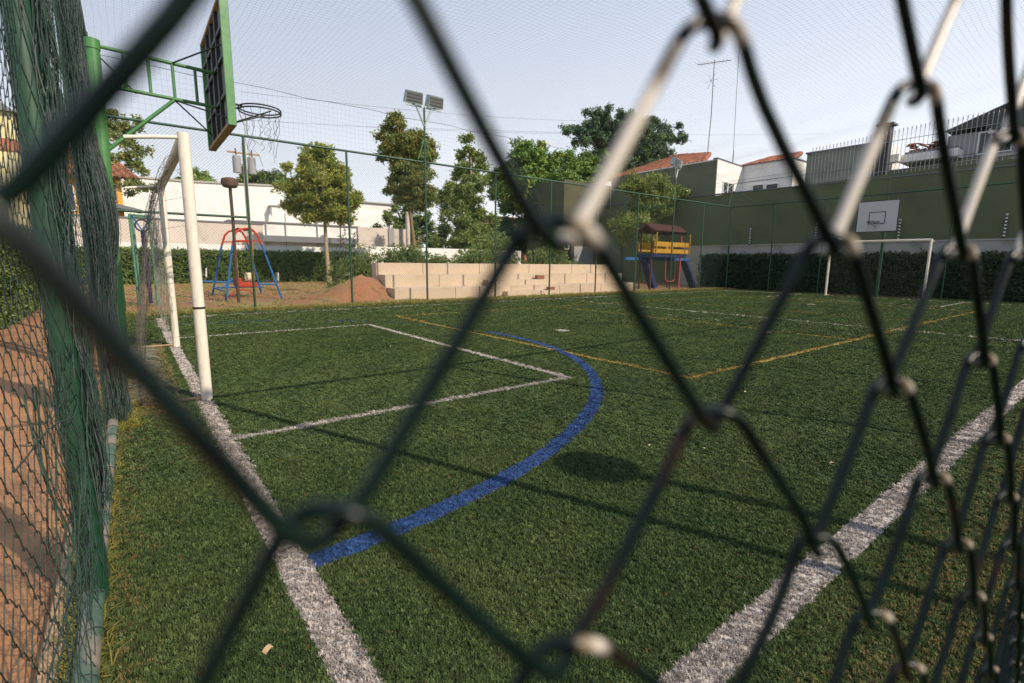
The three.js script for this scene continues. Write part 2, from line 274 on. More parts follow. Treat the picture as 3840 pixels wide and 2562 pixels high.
{
  const near = tuftGeo(7, 0.021, 0.0032, 0.007, 0.9), mid = tuftGeo(9, 0.022, 0.005, 0.016, 0.9), wide = tuftGeo(11, 0.026, 0.011, 0.045, 0.9), lists = new Map();
  const push = (k, bucket, e) => { const key = k + ':' + bucket; if (!lists.has(key)) lists.set(key, []); lists.get(key).push(e); };
  const yawC = 0.6584;
  const seen = (x, z) => { const f = x * Math.sin(yawC) - z * Math.cos(yawC), s = x * Math.cos(yawC) + z * Math.sin(yawC); return f > 0.5 && Math.abs(s) < f * 1.12 + 0.25; };
  const sow = (n, r0, r1, bucket) => {
    for (let k = 0; k < n; k++) {
      const r = r0 + (r1 - r0) * rnd(), a = yawC + rr(-0.86, 0.86), x = r * Math.sin(a), z = -r * Math.cos(a);
      if (x < -0.18 || z > 0.2 || z < -14.1 || x > 26.5 || !seen(x, z)) continue;
      const q = zone(x, z), c = q < 0 ? 'green' : marks.get(q)[1], t = rnd(), [A, B] = FIB[c];
      if (c === 'white' && rnd() < 0.38) continue;
      const lum = c === 'green' ? 0.4 + 1.25 * rnd() : c === 'white' ? 0.35 + 0.9 * rnd() : 0.25 + 1.15 * rnd(); let col = mixc(A, B, t).map(v => v * lum);
      if (q < 0) { const f = fbm(N2, x * 0.05 + 3, z * 0.05 + 3, 64, 4); col = col.map((v, i) => v * (0.85 + 0.6 * (f - 0.4)) * (i === 0 ? 1 + 0.3 * (f - 0.4) : 1)); if (rnd() < 0.035) col = [0.14, 0.18, 0.075]; if (rnd() < 0.005) col = [0.16, 0.09, 0.03]; const wornHere = Math.max(smooth(-0.7, -0.15, z), 0.5 * smooth(0.0, -0.14, x)) * fbm(N1, x * 0.2 + 3, z * 0.2 + 3, 64, 3); if (rnd() < wornHere * 0.9) col = mixc([0.16, 0.11, 0.05], [0.2, 0.17, 0.05], rnd()); }  // the few pale blades are highlights of shiny tips put into the colour
      push(q, bucket, [x, 0, z, rr(0.75, 1.25), spin(), col]);
    }
  };
  sow(85000, 1.2, 3.4, 'a'); sow(95000, 3.3, 6.5, 'b'); sow(60000, 6.4, 11, 'b'); sow(70000, 10.8, 19, 'c'); sow(45000, 18.5, 27, 'c');
  const grassAll = { a: [], b: [], c: [] };
  for (const [key, l] of lists) {
    const [q, b] = key.split(':');
    if (q === '-1') grassAll[b] = l; else inst('fibres', b === 'a' ? near : b === 'b' ? mid : wide, M.blade, l, marks.get(+q)[0]);
  }
  const g1 = inst('turf_fibres', near, M.blade, grassAll.a, scene), g2 = inst('turf_fibres', mid, M.blade, grassAll.b, scene);
  inst('turf_fibres', wide, M.blade, grassAll.c, scene).userData.label = 'short green artificial turf fibres towards the far side of the pitch';
  g1.userData.label = 'short green artificial turf fibres close to the fence'; g2.userData.label = 'short green artificial turf fibres over the middle of the pitch';
  // dry tall grass along the foot of the end fence and behind the goal, and at the foot of the far fence
  const weed = tuftGeo(8, 0.075, 0.005, 0.02, 1.1), dry = [], far = [];
  for (let k = 0; k < 5200; k++) { const z = -1.5 - 7 * Math.pow(rnd(), 0.8), x = -0.26 + Math.abs(gauss()) * (z < -4.6 ? 0.22 : 0.07); dry.push([x, 0, z, rr(0.4, 1.0), spin(), mixc([0.30, 0.24, 0.05], [0.12, 0.15, 0.03], rnd())]); }
  for (let k = 0; k < 1500; k++) { const z = rr(-9.2, -4.9), x = rr(-0.12, 0.3); dry.push([x, 0, z, rr(0.3, 0.7), spin(), mixc([0.34, 0.24, 0.11], [0.16, 0.14, 0.05], rnd())]); }
  for (let k = 0; k < 9000; k++) { const x = rr(-1, 26), z = -14.15 - Math.abs(gauss()) * 0.75; if (groundY(x, z) > 0.3) continue; far.push([x, groundY(x, z), z, rr(0.5, 1.5), spin(), mixc([0.36, 0.30, 0.09], [0.12, 0.15, 0.035], rnd())]); }
  for (let k = 0; k < 15000; k++) { const x = rr(-6, 20), z = rr(-30, -14.6); if (groundY(x, z) > 0.62) continue; if (fbm(N2, x * 0.06, z * 0.06, 64, 4) < 0.49 + (z > -19 ? 0.05 : -0.06)) continue; far.push([x, groundY(x, z), z, rr(0.6, 1.5), spin(), mixc([0.36, 0.31, 0.09], [0.15, 0.18, 0.04], rnd())]); }
  inst('dry_grass', weed, M.blade, dry, scene).userData.label = 'dry yellow grass along the foot of the end fence';
  inst('rough_grass', weed, M.blade, far, scene).userData.label = 'patchy grass on the red soil of the playground';
  // litter on the turf: curled dead leaves
  const lf = new THREE.PlaneGeometry(0.03, 0.018, 3, 1); { const p = lf.attributes.position; for (let i = 0; i < p.count; i++) p.setZ(i, 0.006 * Math.cos(p.getX(i) * 120)); lf.rotateX(-1.4); lf.computeVertexNormals(); }
  const lit = []; for (let k = 0; k < 26; k++) lit.push([rr(0.1, 9), 0.02, rr(-9, -0.4), rr(0.5, 1.1), spin(), mixc([0.4, 0.26, 0.12], [0.6, 0.5, 0.36], rnd())]);
  inst('fallen_leaves', lf, M.blade, lit, scene).userData.label = 'small dead leaves scattered over the turf';
}
{ const k = []; for (let z = -3.35; z < 1.5; z += 0.8) k.push(box(-0.335, -0.275, -0.1, 0.035, z + 0.008, z + 0.792, 0.006)); const s = new THREE.Group(); s.name = 'edging_kerb'; s.userData.kind = 'structure'; scene.add(s); for (const g of k) part('kerb_stone', g, M.wood, s); }

// ---------- chain link and nets ----------
// zigzag wires hooked into each other; map(u, v, w) places column, row and depth
function chainLink(T, map, i0, i1, j0, j1, r, amp, samples, seg, colf) {
  const k = 0.22, e = r * 1.35 / 0.037, f = t => (t < k ? t * t / (2 * k) : t > 1 - k ? (1 - k) - (1 - t) * (1 - t) / (2 * k) : t - k / 2) / (1 - k);
  for (let j = j0; j < j1; j++) {
    const pts = [], meta = [];
    for (let i = i0; i < i1; i++) {
      const upgoing = ((i + j) & 1) !== 0;
      for (const t of samples) {
        const y = upgoing ? f(t) : 1 - f(t), v = j - e + y * (1 + 2 * e), edge = Math.min(1, Math.min(t, 1 - t) / 0.085);
        pts.push(map(i + t, v, (upgoing ? -1 : 1) * amp * edge)); meta.push([i, j, t, upgoing]);
      }
    }
    T.add(pts, r, seg, colf && ((p, k) => colf(p, ...meta[k])), false);
  }
  return T;
}
function postTag(parent, name, a, b, r, mat = M.green, seg = 12) { return part(name, rod(a, b, r, seg), mat, parent); }
{
  // the fence right in front of the lens: slightly bulging mesh
  const f = thing('chain_link_fence', 'dark green chain link fence right in front of the lens, blurred wires across the view', 'fence', [0, 0, 0]);
  const tab = [[-0.4, 0.066], [-0.0122, 0.0605], [0.019, 0.0585], [0.0535, 0.0557], [0.0915, 0.053], [0.1225, 0.0435], [0.156, 0.0398], [0.194, 0.0365], [0.229, 0.0339], [0.264, 0.0314], [0.3, 0.029], [0.4, 0.026], [0.8, 0.03], [1.6, 0.06]];
  const dist = x => { if (x <= tab[0][0]) return tab[0][1]; for (let k = 1; k < tab.length; k++) if (x < tab[k][0]) { const [a, A] = tab[k - 1], [b, B] = tab[k]; return A + (B - A) * smooth(a, b, x); } return 0.055; };
  const col = [-0.045, -0.0128, 0.0165, 0.0513, 0.0905, 0.121, 0.1555, 0.194, 0.229];
  const X0 = u => { if (u <= -2) return -0.045 + 0.0345 * (u + 2); if (u >= 6) return 0.229 + 0.0352 * (u - 6); const k = Math.floor(u + 2), f = u + 2 - k; return col[k] + (col[k + 1] - col[k]) * f; };
  const X = (u, v) => X0(u) - 0.0042 * v * smooth(0, 2, u) * Math.min(1, 3 / Math.max(1, Math.abs(v))), Y = v => H + 0.0045 + 0.0364 * v;
  const map = (u, v, w) => { const x = X(u, v) + (w < 0 && u > -1 && u < 0 && v > 0 && v < 1 ? 0.0065 * (u + 1) * Math.sin(Math.PI * (u + 1)) : 0); return V(x, Y(v), -dist(x) + w); };
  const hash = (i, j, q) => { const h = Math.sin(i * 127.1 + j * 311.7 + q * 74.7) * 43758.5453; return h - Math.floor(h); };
  // sun glints painted into the colour: pale brown-ended stretches, spots on hook shoulders
  const glint = (i, j, t, up) => {
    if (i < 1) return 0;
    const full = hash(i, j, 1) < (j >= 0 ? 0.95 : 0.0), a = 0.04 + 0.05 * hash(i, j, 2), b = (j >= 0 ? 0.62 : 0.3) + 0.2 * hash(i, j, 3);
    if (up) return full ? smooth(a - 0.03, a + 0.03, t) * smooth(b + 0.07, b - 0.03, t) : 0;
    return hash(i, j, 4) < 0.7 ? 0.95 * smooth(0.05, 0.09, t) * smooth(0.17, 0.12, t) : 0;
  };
  const tint = (p, i, j, t, up) => { const w = glint(i, j, t, up), base = tint0(p); return w ? mixc(base, mixc([0.26, 0.17, 0.08], [0.62, 0.56, 0.48], w * 1.6 - 0.6), Math.min(1, w * 1.5)) : base; };
  const tint0 = p => { const n = N1(p.x * 60 + 900, p.y * 60 + 900, 4096), m = N2(p.x * 180 + 900, p.y * 180 + 900, 4096), c = mixc([0.0015, 0.004, 0.0035], [0.005, 0.014, 0.011], m); return mixc(c, [0.035, 0.016, 0.009], n > 0.8 ? (n - 0.8) * 4 : 0); };
  const T = new Tubes(), S = [0, 0.03, 0.07, 0.12, 0.18, 0.26, 0.36, 0.5, 0.6, 0.68, 0.76, 0.82, 0.88, 0.93, 0.97];
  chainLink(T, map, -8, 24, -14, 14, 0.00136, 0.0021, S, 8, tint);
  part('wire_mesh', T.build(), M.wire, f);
  // the rest of the mesh, coarser, round the detailed window
  const C = new Tubes(), s2 = [0, 0.1, 0.9];
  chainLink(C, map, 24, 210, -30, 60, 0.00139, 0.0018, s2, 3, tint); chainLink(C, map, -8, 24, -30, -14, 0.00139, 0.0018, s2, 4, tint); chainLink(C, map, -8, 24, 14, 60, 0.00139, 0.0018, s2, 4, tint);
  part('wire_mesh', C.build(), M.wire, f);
  for (let k = 0; k < 11; k++) if (k) postTag(f, 'post', [-0.05 + 2.55 * k, 0, -0.085], [-0.05 + 2.55 * k, 4.48, -0.085], 0.032);
  postTag(f, 'top_rail', [-0.2, 4.45, -0.085], [26.7, 4.45, -0.085], 0.03); postTag(f, 'bottom_rail', [-0.2, 0.06, -0.085], [26.7, 0.06, -0.085], 0.025);
}
// straight mesh for fences too far off to show the hooks
function diagonalMesh(T, at, u0, u1, v0, v1, step, r) {
  const w = u1 - u0, h = v1 - v0;
  for (let s = -h; s < w; s += step) {
    let a0 = Math.max(0, -s), a1 = Math.min(h, w - s); if (a1 - a0 > 0.02) { T.add([at(u0 + s + a0, v0 + a0), at(u0 + s + a1, v0 + a1)], r, 3, null, false); T.add([at(u1 - s - a0, v0 + a0), at(u1 - s - a1, v0 + a1)], r, 3, null, false); }
  }
}
function squareNet(T, at, u0, u1, v0, v1, step, r, nu, nv) {
  for (let u = u0; u <= u1 + 1e-6; u += step) { const p = []; for (let k = 0; k <= nv; k++) p.push(at(u + 0.012 * Math.sin(k * 2.1 + u * 9), v0 + (v1 - v0) * k / nv)); T.add(p, r, 3, null, false); }
  for (let v = v0; v <= v1 + 1e-6; v += step) { const p = []; for (let k = 0; k <= nu; k++) p.push(at(u0 + (u1 - u0) * k / nu, v + 0.012 * Math.sin(k * 1.7 + v * 9))); T.add(p, r, 3, null, false); }
}
const FZ = -14.76, FX = 26.66;
{
  const f = thing('chain_link_fence', 'long green chain link fence along the far touch line before the playground and terraces', 'fence');
  const T = new Tubes(); diagonalMesh(T, (u, v) => V(u, v, FZ), -0.1, FX, 0.05, 4.42, 0.075, 0.0019);
  part('wire_mesh', T.build(), M.wireFar, f);
  for (let k = 0; k <= 9; k++) { const x = 2.63 + 2.662 * k; if (k < 9 && k !== 2 && k !== 7) postTag(f, 'post', [x, -0.1, FZ], [x, 4.44, FZ], 0.032); }
  postTag(f, 'post', [-0.15, -0.1, FZ], [-0.15, 4.44, FZ], 0.032); postTag(f, 'post', [FX, -0.1, FZ], [FX, 4.44, FZ], 0.04);
  part('top_rail', rod([-0.2, 4.45, FZ], [FX, 4.45, FZ], 0.032), M.green, f); part('mid_rail', rod([-0.2, 2.4, FZ], [2.63, 2.41, FZ], 0.03), M.green, f);
  for (const [a, b] of [[[FX - 0.35, 4.45, FZ], [FX, 5.3, FZ]], [[FX, 5.3, FZ], [FX, 4.45, FZ + 1.5]], [[FX, 4.45, FZ], [FX, 5.7, FZ]]]) part('corner_brace', rod(a, b, 0.02), M.green, f);
  const g = thing('chain_link_fence', 'green chain link fence behind the far goal, before the dark hedge', 'fence');
  const T2 = new Tubes(); diagonalMesh(T2, (u, v) => V(FX, v, u), FZ, 0, 0.05, 4.42, 0.085, 0.00135); part('wire_mesh', T2.build(), M.wireFar, g);
  for (const z of [-12.42, -10.05, -7.63, -5.33, -2.7, -0.1]) postTag(g, 'post', [FX, 0, z], [FX, 4.44, z], 0.03);
  part('top_rail', rod([FX, 4.45, FZ], [FX, 4.45, 0], 0.03), M.green, g);
}
{
  const f = thing('chain_link_fence', 'green chain link fence seen edge on at the left behind the near goal', 'fence');
  const tint = p => mixc([0.012, 0.035, 0.028], [0.04, 0.07, 0.055], N2(p.z * 40 + 900, p.y * 40 + 900, 4096));
  const bulge = (z, y) => 0.02 * Math.sin(z * 1.9 + y * 2.2) + 0.012 * Math.sin(y * 5 + z);
  const map = (u, v, w) => { const z = -0.95 - 0.052 * u + 0.008 * Math.sin(u * 3.1 + v), y = 0.07 + 0.05 * v + 0.007 * Math.sin(u * 1.7 + v * 2.3); return V(-0.225 + w + bulge(z, y), y, z); };
  const T = new Tubes(); chainLink(T, map, 0, 75, 0, 87, 0.0012, 0.003, [0, 0.1, 0.9], 4, tint); part('wire_mesh', T.build(), new THREE.MeshStandardMaterial({ vertexColors: true, roughness: 0.5, metalness: 0.2 }), f);
  const C = new Tubes(); diagonalMesh(C, (u, v) => V(-0.225, v, u), FZ, -4.83, 0.07, 4.42, 0.075, 0.0015); part('wire_mesh', C.build(), M.wireFar, f);
  for (const [z, r] of [[-2.27, 0.037], [-4.78, 0.044], [-7.3, 0.04], [-9.8, 0.04], [-12.3, 0.04], [-0.05, 0.044]]) postTag(f, 'post', [-0.2, 0, z], [-0.2, 4.5, z], r);
  part('top_rail', rod([-0.2, 4.45, 0], [-0.2, 4.45, FZ], 0.03), M.green, f);
  part('bottom_pipe', (() => { const p = []; for (let k = 0; k <= 300; k++) { const q = Math.pow(k / 300, 1.4), z = FZ * q; p.push(V(-0.2 + 0.008 * Math.sin(z * 0.8), 0.055, z)); } return new Tubes().add(p, 0.033, 12, (v, k, a) => { const n = N1(v.z * 7 + 200, 5 + 0.4 * a, 4096), m = N2(v.z * 40 + 900, a * 2 + 9, 4096); return mixc(mixc([0.05, 0.115, 0.075], [0.26, 0.21, 0.16], (n - 0.4) * 6), [0.16, 0.17, 0.14], m * 0.5); }).build(); })(), M.pipe, f);
  for (let z = -0.6; z > -9; z -= 0.23) part('tie_wire', (() => { const g = new THREE.TorusGeometry(0.036, 0.0018, 4, 10); g.rotateY(rr(-0.4, 0.4)); g.translate(-0.2 + Math.max(0, (-z - 2) * 0.002), 0.055, z); return g; })(), M.steelDark, f);
}
// gathered netting hanging round the two end posts
function bundle(label, z, ybot, ytop, n, rx, rz, cx, bulges, mats) {
  const t = thing('gathered_net', label, 'netting', [0, 0, 0], 0, undefined);
  mats.forEach((m, q) => {
    const T = new Tubes();
    for (let k = 0; k < n; k++) {
      const a = rnd() * 6.283, rad = Math.sqrt(rnd()), ph = rnd() * 6, f1 = rr(3, 9), f2 = rr(10, 22), pts = [];
      const y0 = ybot + (rnd() < 0.3 ? rr(0, 0.9) : rr(0, 0.15)), y1 = ytop - (rnd() < 0.25 ? rr(0, 1.2) : 0);
      for (let y = y0; y <= y1; y += 0.045) {
        const b = bulges(y), tw = a + y * 0.35;
        pts.push(V(cx + b[2] + Math.cos(tw) * rad * rx * b[0] + 0.010 * Math.sin(y * f1 + ph) + 0.006 * Math.sin(y * f2 + ph), y, z + Math.sin(tw) * rad * rz * b[1] + 0.012 * Math.sin(y * f1 * 1.1 + ph * 2) + 0.007 * Math.sin(y * f2 * 0.9)));
      }
      if (pts.length > 3) T.add(pts, rr(0.0012, 0.0021), 3, null, false);
    }
    part('net_strands', T.build(), m, t, 'stuff');
  });
  return t;
}
bundle('green net gathered thickly along the first post left of the goal', -2.3, 0.35, 4.4, 36, 0.035, 0.07, -0.165, y => [1 + 0.25 * Math.sin(y * 4), 1, 0], [M.cordGreen, M.cordGrey, M.cordGreen]);
bundle('dark grey green net hanging in a heavy bulging curtain beside the second post', -4.78, 0.05, 4.4, 150, 0.055, 0.12, -0.162, y => { const b = Math.exp(-Math.pow((y - 1.62) / (y > 1.62 ? 0.33 : 0.42), 2)); return [1 + 0.95 * b + 0.25 * smooth(1.0, 0.4, y), 1 + 1.2 * b, 0.035 * b + 0.01 * smooth(1.2, 0.4, y)]; }, [M.cordGreen, M.cordGrey, M.cordGreen]);
{
  const t = thing('wrapped_net', 'thin green net laced in diamonds round the nearest left post', 'netting'), T = new Tubes();
  for (let k = 0; k < 9; k++) for (const s of [-1, 1]) { const p = [], a0 = k / 9 * 6.283; for (let q = 0; q <= 90; q++) { const y = 0.1 + q * 0.048, a = a0 + s * y * 4.2 + 0.15 * Math.sin(y * 7 + k); p.push(V(-0.2 + Math.cos(a) * (0.041 + 0.003 * Math.sin(q + k)), y, -2.27 + Math.sin(a) * 0.042)); } T.add(p, 0.0016, 3, null, false); }
  part('net_strands', T.build(), M.cordGreen, t, 'stuff');
}
{
  const t = thing('hanging_net', 'loose green net sagging in folds over the lower left fence', 'netting');
  const T = new Tubes();
  for (let k = 0; k < 46; k++) { const z0 = -1.25 - 1.9 * rnd(), ph = rnd() * 6, pts = []; for (let s = 0; s <= 24; s++) { const q = s / 24; pts.push(V(-0.19 + 0.015 * Math.sin(q * 9 + ph), 1.0 - 0.97 * q + 0.01 * Math.sin(q * 30 + ph), z0 - 0.22 * q + 0.05 * Math.sin(q * 5 + ph) + 0.02 * Math.sin(q * 17 + ph))); } T.add(pts, rr(0.0012, 0.002), 3, null, false); }
  for (let k = 0; k < 9; k++) { const y0 = rr(0.25, 1.05), ph = rnd() * 6, pts = []; for (let s = 0; s <= 24; s++) { const q = s / 24; pts.push(V(-0.185 + 0.01 * Math.sin(q * 8 + ph), y0 - 0.12 * Math.sin(q * 3.1) + 0.02 * Math.sin(q * 14 + ph), -1.2 - 2.1 * q)); } T.add(pts, rr(0.0012, 0.0022), 3, null, false); }
  part('net_strands', T.build(), M.cordGreen, t, 'stuff');
}
{ // nets above the fences and over the pitch
  const TOP = 5.7, sag = (x, z) => TOP - 0.35 * Math.sin(Math.PI * Math.min(1, Math.max(0, -z / 14.76))) * (0.75 + 0.25 * Math.sin(x * 0.5)) - 0.03 * Math.sin(x * 2.3 + z);
  const c = thing('overhead_net', 'thin dark net stretched over the whole pitch against the sky', 'netting');
  const T = new Tubes(); squareNet(T, (u, v) => V(u, sag(u, v), v), -0.2, FX, FZ, -0.05, 0.1, 0.0009, 40, 22); part('net_cords', T.build(), M.cord, c, 'stuff');
  const r = new Tubes(); for (const z of [FZ]) { const p = []; for (let k = 0; k <= 30; k++) { const x = -0.2 + (FX + 0.2) * k / 30; p.push(V(x, sag(x, z), z)); } r.add(p, 0.006, 5); } part('rope', r.build(), M.cordGreen, c);
  const mk = (label, at, u0, u1) => { const t = thing('side_net', label, 'netting'); const S = new Tubes(); squareNet(S, at, u0, u1, 4.48, TOP, 0.12, 0.0012, 20, 4); part('net_cords', S.build(), M.cordGreen, t, 'stuff'); return t; };
  mk('green net rising above the rail of the far side fence', (u, v) => V(u, v, FZ), -0.2, FX);
  const b = mk('green net rising above the rail of the fence behind the far goal', (u, v) => V(FX, v, u), FZ, 0); part('rope', rod([FX, TOP, FZ], [FX, TOP, 0], 0.008), M.cordGreen, b);
  for (const z of [-7.63, -2.7]) part('net_post', rod([FX, 4.45, z], [FX, TOP + 0.05, z], 0.02), M.green, b);
}

// ---------- goals and basketball stands ----------
function goalNet(T, irregular) { // goal lying in local x (0 = goal line, net towards -x), z = -1.81 .. 1.81
  const W = 1.81, at = (u, v) => V(-0.06 - 0.42 * Math.pow(1 - v, 0.6) - 0.03 * Math.sin(u * 5 + v * 3) * irregular, Math.max(0.02, 2.24 * v + 0.03 * Math.sin(u * 7) * irregular), u);
  const step = 0.11;
  for (let u = -W; u <= W; u += step) { const p = []; for (let k = 0; k <= 22; k++) p.push(at(u + irregular * 0.02 * Math.sin(k * 1.3 + u * 20), k / 22)); T.add(p, 0.0016, 3, null, false); }
  for (let k = 0; k <= 20; k++) { const p = []; for (let s = 0; s <= 40; s++) p.push(at(-W + 2 * W * s / 40, Math.min(1, Math.max(0, k / 20 + irregular * 0.008 * Math.sin(s * 0.9 + k * 2))))); T.add(p, 0.0016, 3, null, false); }
  for (const z of [-W, W]) for (let k = 0; k < 9; k++) { const y = 0.15 + k * 0.24; T.add([V(-0.03, y, z), V(at(z, y / 2.24).x, y - 0.05, z)], 0.0016, 3, null, false); }
}
function makeGoal(label, x, z, turn, irregular) {
  const g = thing('football_goal', label, 'goal', [x, 0, z], turn, undefined);
  part('post', rod([0, 0, 1.81], [0, 2.36, 1.81], 0.047, 16), M.postWhite, g); part('post', rod([0, 0, -1.81], [0, 2.36, -1.81], 0.047, 16), M.postWhite, g);
  part('crossbar', rod([0, 2.318, -1.81], [0, 2.318, 1.81], 0.047, 16), M.postWhite, g);
  for (const s of [-1, 1]) { part('stanchion', bend([[0, 2.325, s * 1.81], [-0.2, 2.30, s * 1.81], [-0.41, 2.265, s * 1.81]], 0.017), M.postWhite, g); }
  part('back_bar', rod([-0.48, 0.03, -1.81], [-0.48, 0.03, 1.81], 0.016), M.rust, g); for (const s of [-1, 1]) part('ground_bar', rod([-0.48, 0.03, s * 1.81], [0, 0.03, s * 1.81], 0.014), M.wood, g);
  const T = new Tubes(); goalNet(T, irregular); part('net', T.build(), M.cordBrown, g);
  return g;
}
const goal = makeGoal('white goal in the left foreground with ragged brown net and rust marks', 0.475, -7.06, 0, 1);
{ // tangled net hanging on the near goal's far post
  const T = new Tubes(); for (let k = 0; k < 70; k++) { const a = rnd() * 6.28, ph = rnd() * 6, rad = rr(0.01, 0.1), p = [], top = rr(1.5, 2.25), bot = rr(0, 1.0); for (let y = bot; y < top; y += 0.05) p.push(V(-0.13 + Math.cos(a) * rad * (1 + 0.3 * Math.sin(y * 3)) + 0.01 * Math.sin(y * 17 + ph), y, -1.7 + Math.sin(a) * rad * 1.6 + 0.012 * Math.sin(y * 13 + ph))); if (p.length > 3) T.add(p, rr(0.001, 0.0018), 3, null, false); }
  for (let k = 0; k < 60; k++) { const a = rnd() * 6.28, ph = rnd() * 6, p = [], z = rr(-1.5, 1.75); for (let s = 0; s < 14; s++) p.push(V(-0.42 + 0.2 * Math.sin(s * 0.7 + ph) * rnd(), 0.02 + 0.07 * Math.abs(Math.sin(s * 0.9 + ph)), z + s * 0.02 * Math.cos(a))); T.add(p, 0.0015, 3, null, false); }
  part('tangled_net', T.build(), M.cordPale, goal, 'stuff');
  part('strap', (() => { const g = new THREE.CylinderGeometry(0.049, 0.049, 0.02, 16, 1, true); g.translate(0, 0.86, 1.81); return g; })(), M.steelDark, goal);
}
{
  const g = goal.clone(); g.name = numbered('football_goal'); g.children.filter(c => ['tangled_net', 'strap'].includes(c.name)).forEach(c => g.remove(c));
  g.userData = { label: 'white goal at the far end before the dark hedge', category: 'goal' }; g.position.set(24.45, 0, -7.14); g.rotation.y = Math.PI; g.scale.z = 0.95; scene.add(g);
}
function makeHoop(label) { // local: pole at x=0, board at x=1.14, z across
  const g = thing('basketball_stand', label, 'basketball hoop', [-0.1, 0, -6.72]);
  part('pole', rod([-0.03, 0, 0], [0.015, 3.4, 0], 0.058, 18), M.greenBright, g); part('pole_cap', rod([0.012, 3.34, 0], [0.015, 3.43, 0], 0.066, 18), M.greenBright, g);
  part('truss_chord', rod([0.02, 3.38, 0], [1.08, 3.35, 0], 0.019), M.greenBright, g); part('truss_chord', rod([0.01, 3.02, 0], [1.08, 2.99, 0], 0.019), M.greenBright, g);
  for (const x of [0.25, 0.455, 0.665, 0.87]) part('truss_rung', rod([x, 3.36, 0], [x, 3.0, 0], 0.015), M.greenBright, g);
  part('brace', rod([0.655, 2.99, 0], [0.0, 2.35, 0], 0.019), M.greenBright, g);
  part('tie_rod', rod([0.06, 3.28, 0.0], [0.33, 2.99, 0.0], 0.008), M.steelDark, g);
  for (const z of [-0.55, 0.55]) { part('stay', rod([0.66, 3.36, 0], [1.1, 3.5, z], 0.008), M.steelDark, g); part('stay', rod([0.66, 2.99, 0], [1.1, 2.76, z], 0.008), M.steelDark, g); }
  const Y0 = 2.65, Y1 = 3.89, B = 0.775;
  for (let k = 0; k < 6; k++) { const z = -B + 0.03 + k * 0.2483; part('backboard_plank', box(1.075, 1.10, Y0 + 0.02, Y1 - 0.02, z, z + 0.244, 0.003), M.boardBack, g); }
  part('backboard_face', box(1.101, 1.107, Y0, Y1, -B, B), M.boardFront, g);
  for (const z of [-B, B - 0.035]) part('frame', box(1.035, 1.112, Y0, Y1, z - 0.001, z + 0.036, 0.004), M.greenBright, g);
  for (const y of [Y0 - 0.002, Y1 - 0.035]) part('frame', box(1.038, 1.11, y, y + 0.037, -B + 0.035, B - 0.035, 0.004), M.wood, g);
  for (const z of [-0.36, 0, 0.33]) part('back_rib', box(1.04, 1.074, Y0 + 0.04, Y1 - 0.04, z - 0.02, z + 0.02), M.steelDark, g);
  for (const y of [2.97, 3.33, 3.6]) part('back_rib', box(1.045, 1.073, y, y + 0.035, -B + 0.04, B - 0.04), M.steelDark, g);
  for (const [y0, y1, z0, z1] of [[Y0, Y0 + 0.035, -B, B], [Y1 - 0.035, Y1, -B, B], [Y0, Y1, -B, -B + 0.035], [Y0, Y1, B - 0.035, B], [2.97, 3.0, -0.31, 0.31], [3.42, 3.45, -0.31, 0.31], [2.97, 3.45, -0.31, -0.28], [2.97, 3.45, 0.28, 0.31]]) part('board_line', box(1.108, 1.113, y0, y1, z0, z1), M.steelDark, g);
  const rim = []; for (const dy of [0, 0.03]) { const t = new THREE.TorusGeometry(0.225, 0.009, 8, 36); t.rotateX(Math.PI / 2); t.translate(1.5, 3.05 - dy, 0); rim.push(t); }
  part('rim', rim, M.steelDark, g); part('rim_bracket', [rod([1.16, 3.04, -0.1], [1.3, 3.04, -0.06], 0.012), rod([1.16, 3.04, 0.1], [1.3, 3.04, 0.06], 0.012), rod([1.16, 2.83, 0], [1.6, 3.03, 0.1], 0.008), rod([1.16, 2.83, 0], [1.6, 3.03, -0.1], 0.008)], M.steelDark, g);
  const T = new Tubes(); for (let k = 0; k < 14; k++) { const a = k / 14 * 6.283, p = []; const L = rr(0.2, 0.62); for (let s = 0; s <= 9; s++) { const q = s / 9; p.push(V(1.5 + Math.cos(a + q * rr(-0.5, 0.5)) * 0.22 * (1 - 0.35 * q) + 0.012 * gauss(), 3.02 - L * q, Math.sin(a + q * rr(-0.5, 0.5)) * 0.22 * (1 - 0.35 * q) + 0.012 * gauss())); } T.add(p, 0.0032, 3, null, false); }
  part('torn_net', T.build(), M.cordBrown, g, undefined);
  return g;
}
const hoop = makeHoop('green basketball stand at upper left, seen from behind with truss arm and ragged net');
{
  const c = copyOf(hoop, 'basketball backboard at the far right end, white face with black square before the green wall', [24.98, 0, -7.1], Math.PI);
  c.scale.z = 0.91;
  for (const m of c.children) { if (m.material === M.greenBright) m.material = m.name === 'frame' ? M.steelDark : M.green; if (m.name === 'backboard_face') m.material = std([0.5, 0.49, 0.49], 0.6); if (m.name.startsWith('pole')) m.scale.set(0.7, 1, 0.7); }
}

